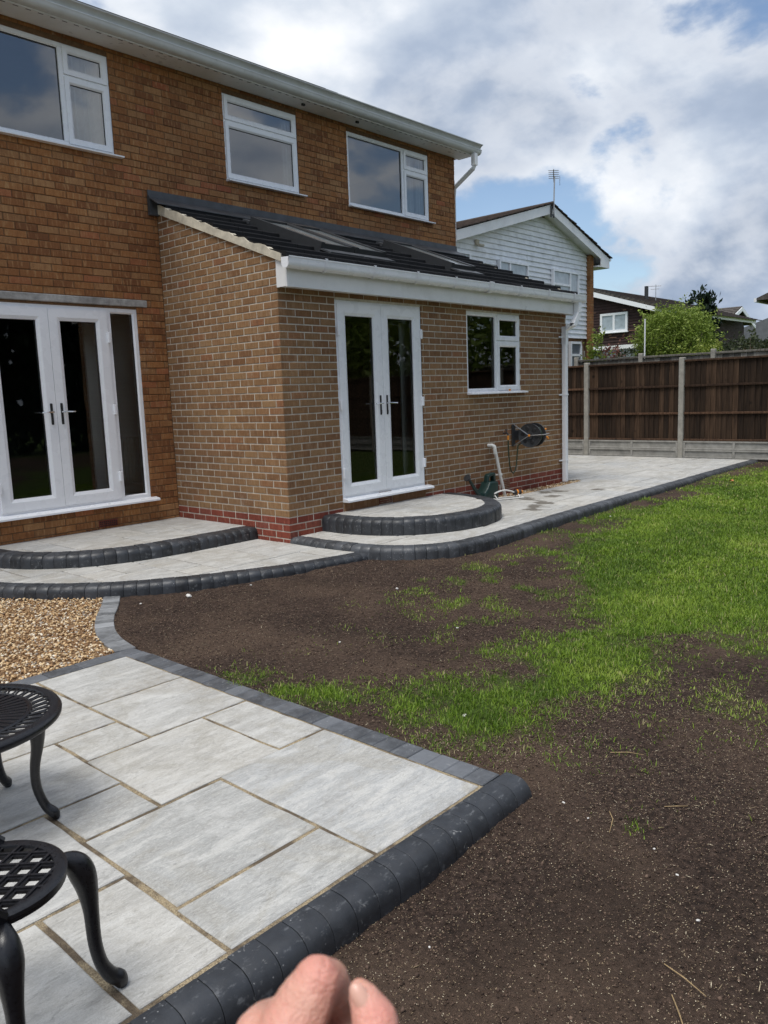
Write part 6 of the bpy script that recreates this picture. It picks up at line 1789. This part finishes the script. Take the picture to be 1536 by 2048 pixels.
for i, (a, b, lab) in enumerate((((-2.56, -4.80), (-2.70, -4.87), 'short reddish twig upright in view below the patio corner'), ((-3.24, -5.31), (-3.29, -5.45), 'upper of two long pale straws near the bottom right of the soil'), ((-3.33, -5.37), (-3.45, -5.46), 'lower of two long pale straws near the bottom right of the soil'), ((-2.09, -4.57), (-2.02, -4.70), 'thin curved twig on the soil below the grass edge'), ((-2.41, -4.96), (-2.35, -5.03), 'short dark twig lying level right of the reddish twig'))):
    za = float(ground_z(np.array([a[0]]), np.array([a[1]]))[0]); m_ = ((a[0] + b[0]) / 2 + rnd.uniform(-.012, .012), (a[1] + b[1]) / 2 + rnd.uniform(-.012, .012))
    mb = MB(); mb.tube([(a[0], a[1], za + .006), (m_[0], m_[1], za + .015), (b[0], b[1], za + .006)], [.0016, .0019, .0009], 5); mark(mb.build('twig', M['twig']), lab, 'twig', None)


# ------------------------------------------------------------------ the photographer's hand
def hand():
    def W(u, v, d): return CAM + RIGHT * ((u - 768) / FPX * d) + UP * ((1024 - v) / FPX * d) + FWD * d
    chains = {   # (pixel-like direction, distance) -> joint, radius: index finger bent at the knuckle, thumb beside it, others curled under
        'arm': [((640, 3050), .24, .036), ((610, 2700), .28, .031), ((600, 2480), .31, .029)],
        'palm_a': [((560, 2440), .315, .022), ((545, 2230), .345, .0195), ((570, 2085), .362, .0165)],
        'palm_b': [((600, 2440), .315, .022), ((560, 2260), .350, .018), ((522, 2080), .368, .0140)],
        'palm_c': [((570, 2440), .315, .020), ((500, 2280), .352, .016), ((470, 2160), .368, .012)],
        'palm_d': [((640, 2420), .312, .020), ((640, 2240), .335, .016), ((620, 2150), .352, .013)],
        'index': [((570, 2085), .362, .0165), ((604, 2018), .368, .0142), ((634, 1962), .372, .0116), ((656, 1964), .381, .0108), ((684, 2022), .392, .0092), ((682, 2075), .388, .0086), ((664, 2105), .376, .0080)],
        'middle': [((522, 2080), .368, .0140), ((528, 2058), .386, .0122), ((560, 2035), .405, .0105), ((600, 2075), .412, .0095), ((640, 2110), .402, .0088)],
        'ring': [((470, 2160), .368, .012), ((478, 2125), .392, .011), ((510, 2110), .408, .010), ((560, 2150), .410, .009)],
        'thumb': [((680, 2400), .310, .019), ((735, 2240), .330, .0150), ((754, 2120), .345, .0122), ((752, 2048), .354, .0108), ((733, 2006), .358, .0080), ((719, 1979), .361, .0052)],
    }
    bm = bmesh.new()

    def ball(p, r):
        bmesh.ops.create_icosphere(bm, subdivisions=2, radius=r, matrix=Matrix.Translation(p))
    root = W(600, 2440, .315)
    for nm, ch in chains.items():
        P = [(W(*c[0], c[1]), c[2]) for c in ch]
        for (a, ra), (b, rb) in zip(P, P[1:]):
            n = max(2, int((b - a).length / min(ra, rb) * 3.2))
            for i in range(n + 1):
                t = i / n; s = t * t * (3 - 2 * t) if nm in ('index', 'middle', 'thumb') else t
                ball(a.lerp(b, t) - root, ra + (rb - ra) * s)
    me = bpy.data.meshes.new('body'); bm.to_mesh(me); bm.free(); me.materials.append(M['skin'])
    tmp = bpy.data.objects.new('hand', me); COL.objects.link(tmp)
    md = tmp.modifiers.new('r', 'REMESH'); md.mode = 'VOXEL'; md.voxel_size = .0013
    sm = tmp.modifiers.new('s', 'SMOOTH'); sm.factor = .5; sm.iterations = 9
    dg = bpy.context.evaluated_depsgraph_get(); me2 = bpy.data.meshes.new_from_object(tmp.evaluated_get(dg)); bpy.data.objects.remove(tmp)
    # soft creases on the back of the bent joints and redness at the knuckles
    co = np.empty(len(me2.vertices) * 3); me2.vertices.foreach_get('co', co); co = co.reshape(-1, 3)
    red = np.zeros(len(co))
    for (u, v, d, s, k) in ((640, 1945, .37, .012, .55), (757, 2035, .352, .011, .75), (575, 2070, .355, .014, .35), (500, 2085, .37, .013, .45), (700, 1975, .361, .006, .2)):
        q = np.array(W(u, v, d) - root); red = np.maximum(red, k * np.exp(-((co - q) ** 2).sum(1) / (s * s)))
    nn = np.empty(len(co) * 3); me2.vertices.foreach_get('normal', nn); nn = nn.reshape(-1, 3)
    disp = np.zeros(len(co))
    for (u, v, d, u2, v2, d2, s, per, amp) in ((642, 1948, .366, 600, 2030, .366, .0105, .0030, .00065), (690, 2005, .385, 684, 1960, .388, .006, .0022, .0005), (752, 2040, .348, 745, 2110, .344, .009, .0028, .00055), (548, 2050, .358, 600, 2000, .362, .012, .0042, .0004)):
        q = np.array(W(u, v, d) - root); ax_ = np.array((W(u2, v2, d2) - W(u, v, d)).normalized()); rel = co - q; t_ = rel @ ax_
        wob = .0007 * np.sin(rel @ np.array(RIGHT) * 520 + 1.3)
        wv = np.exp(-(rel ** 2).sum(1) / (s * s)) * np.clip(np.cos(2 * PI * (t_ + wob) / per), 0, 1) ** 3
        disp -= amp * wv; red = np.maximum(red, wv * .65)
    co2 = co + nn * disp[:, None]; me2.vertices.foreach_set('co', co2.astype(np.float32).ravel()); me2.update()
    a = me2.attributes.new('red', 'FLOAT', 'POINT'); a.data.foreach_set('value', red.astype(np.float32))
    me2.materials.clear(); me2.materials.append(M['skin']); me2.shade_smooth(); me2.name = 'hand'
    o = bpy.data.objects.new('person', me2); COL.objects.link(o); o.location = root; ORG[o.name] = root
    mark(o, 'bare fist with bent index finger and thumb at the bottom of the view', 'person')
    # thumb nail
    bm = bmesh.new(); bmesh.ops.create_uvsphere(bm, u_segments=16, v_segments=10, radius=1)
    ax = (W(716, 1970, .360) - W(738, 2010, .356)).normalized(); nr = (-FWD * .55 + UP * .55 - RIGHT * .25); nr = (nr - ax * nr.dot(ax)).normalized(); sd = ax.cross(nr)
    cpt = W(722, 1992, .3575) + nr * .0046 - root
    for v in bm.verts: v.co = cpt + ax * (v.co.x * .0060) + sd * (v.co.y * .0040) + nr * (v.co.z * .0013 - .0016 * v.co.y ** 2)
    me = bpy.data.meshes.new('fingernail'); bm.to_mesh(me); bm.free(); me.materials.append(M['nail']); me.shade_smooth(); link_mesh('fingernail', me, o)


hand()


# a curled orange leaf on the far lawn
lz = float(ground_z(np.array([6.9]), np.array([-2.05]))[0]); mb = MB()
vs = [(6.9 + .05 * math.cos(a) * (1 if k % 2 else .7), -2.05 + .035 * math.sin(a) * (1 if k % 2 else .7), lz + .03 + .012 * math.cos(2 * a)) for k, a in enumerate(np.linspace(0, 2 * PI, 11)[:-1])] + [(6.9, -2.05, lz + .02)]
mb.add(vs, [(k, (k + 1) % 10, 10) for k in range(10)]); mark(mb.build('fallen_leaf', simple('orange_leaf', (.55, .20, .07), .7)), 'curled orange fallen leaf on the far green lawn', 'leaf')
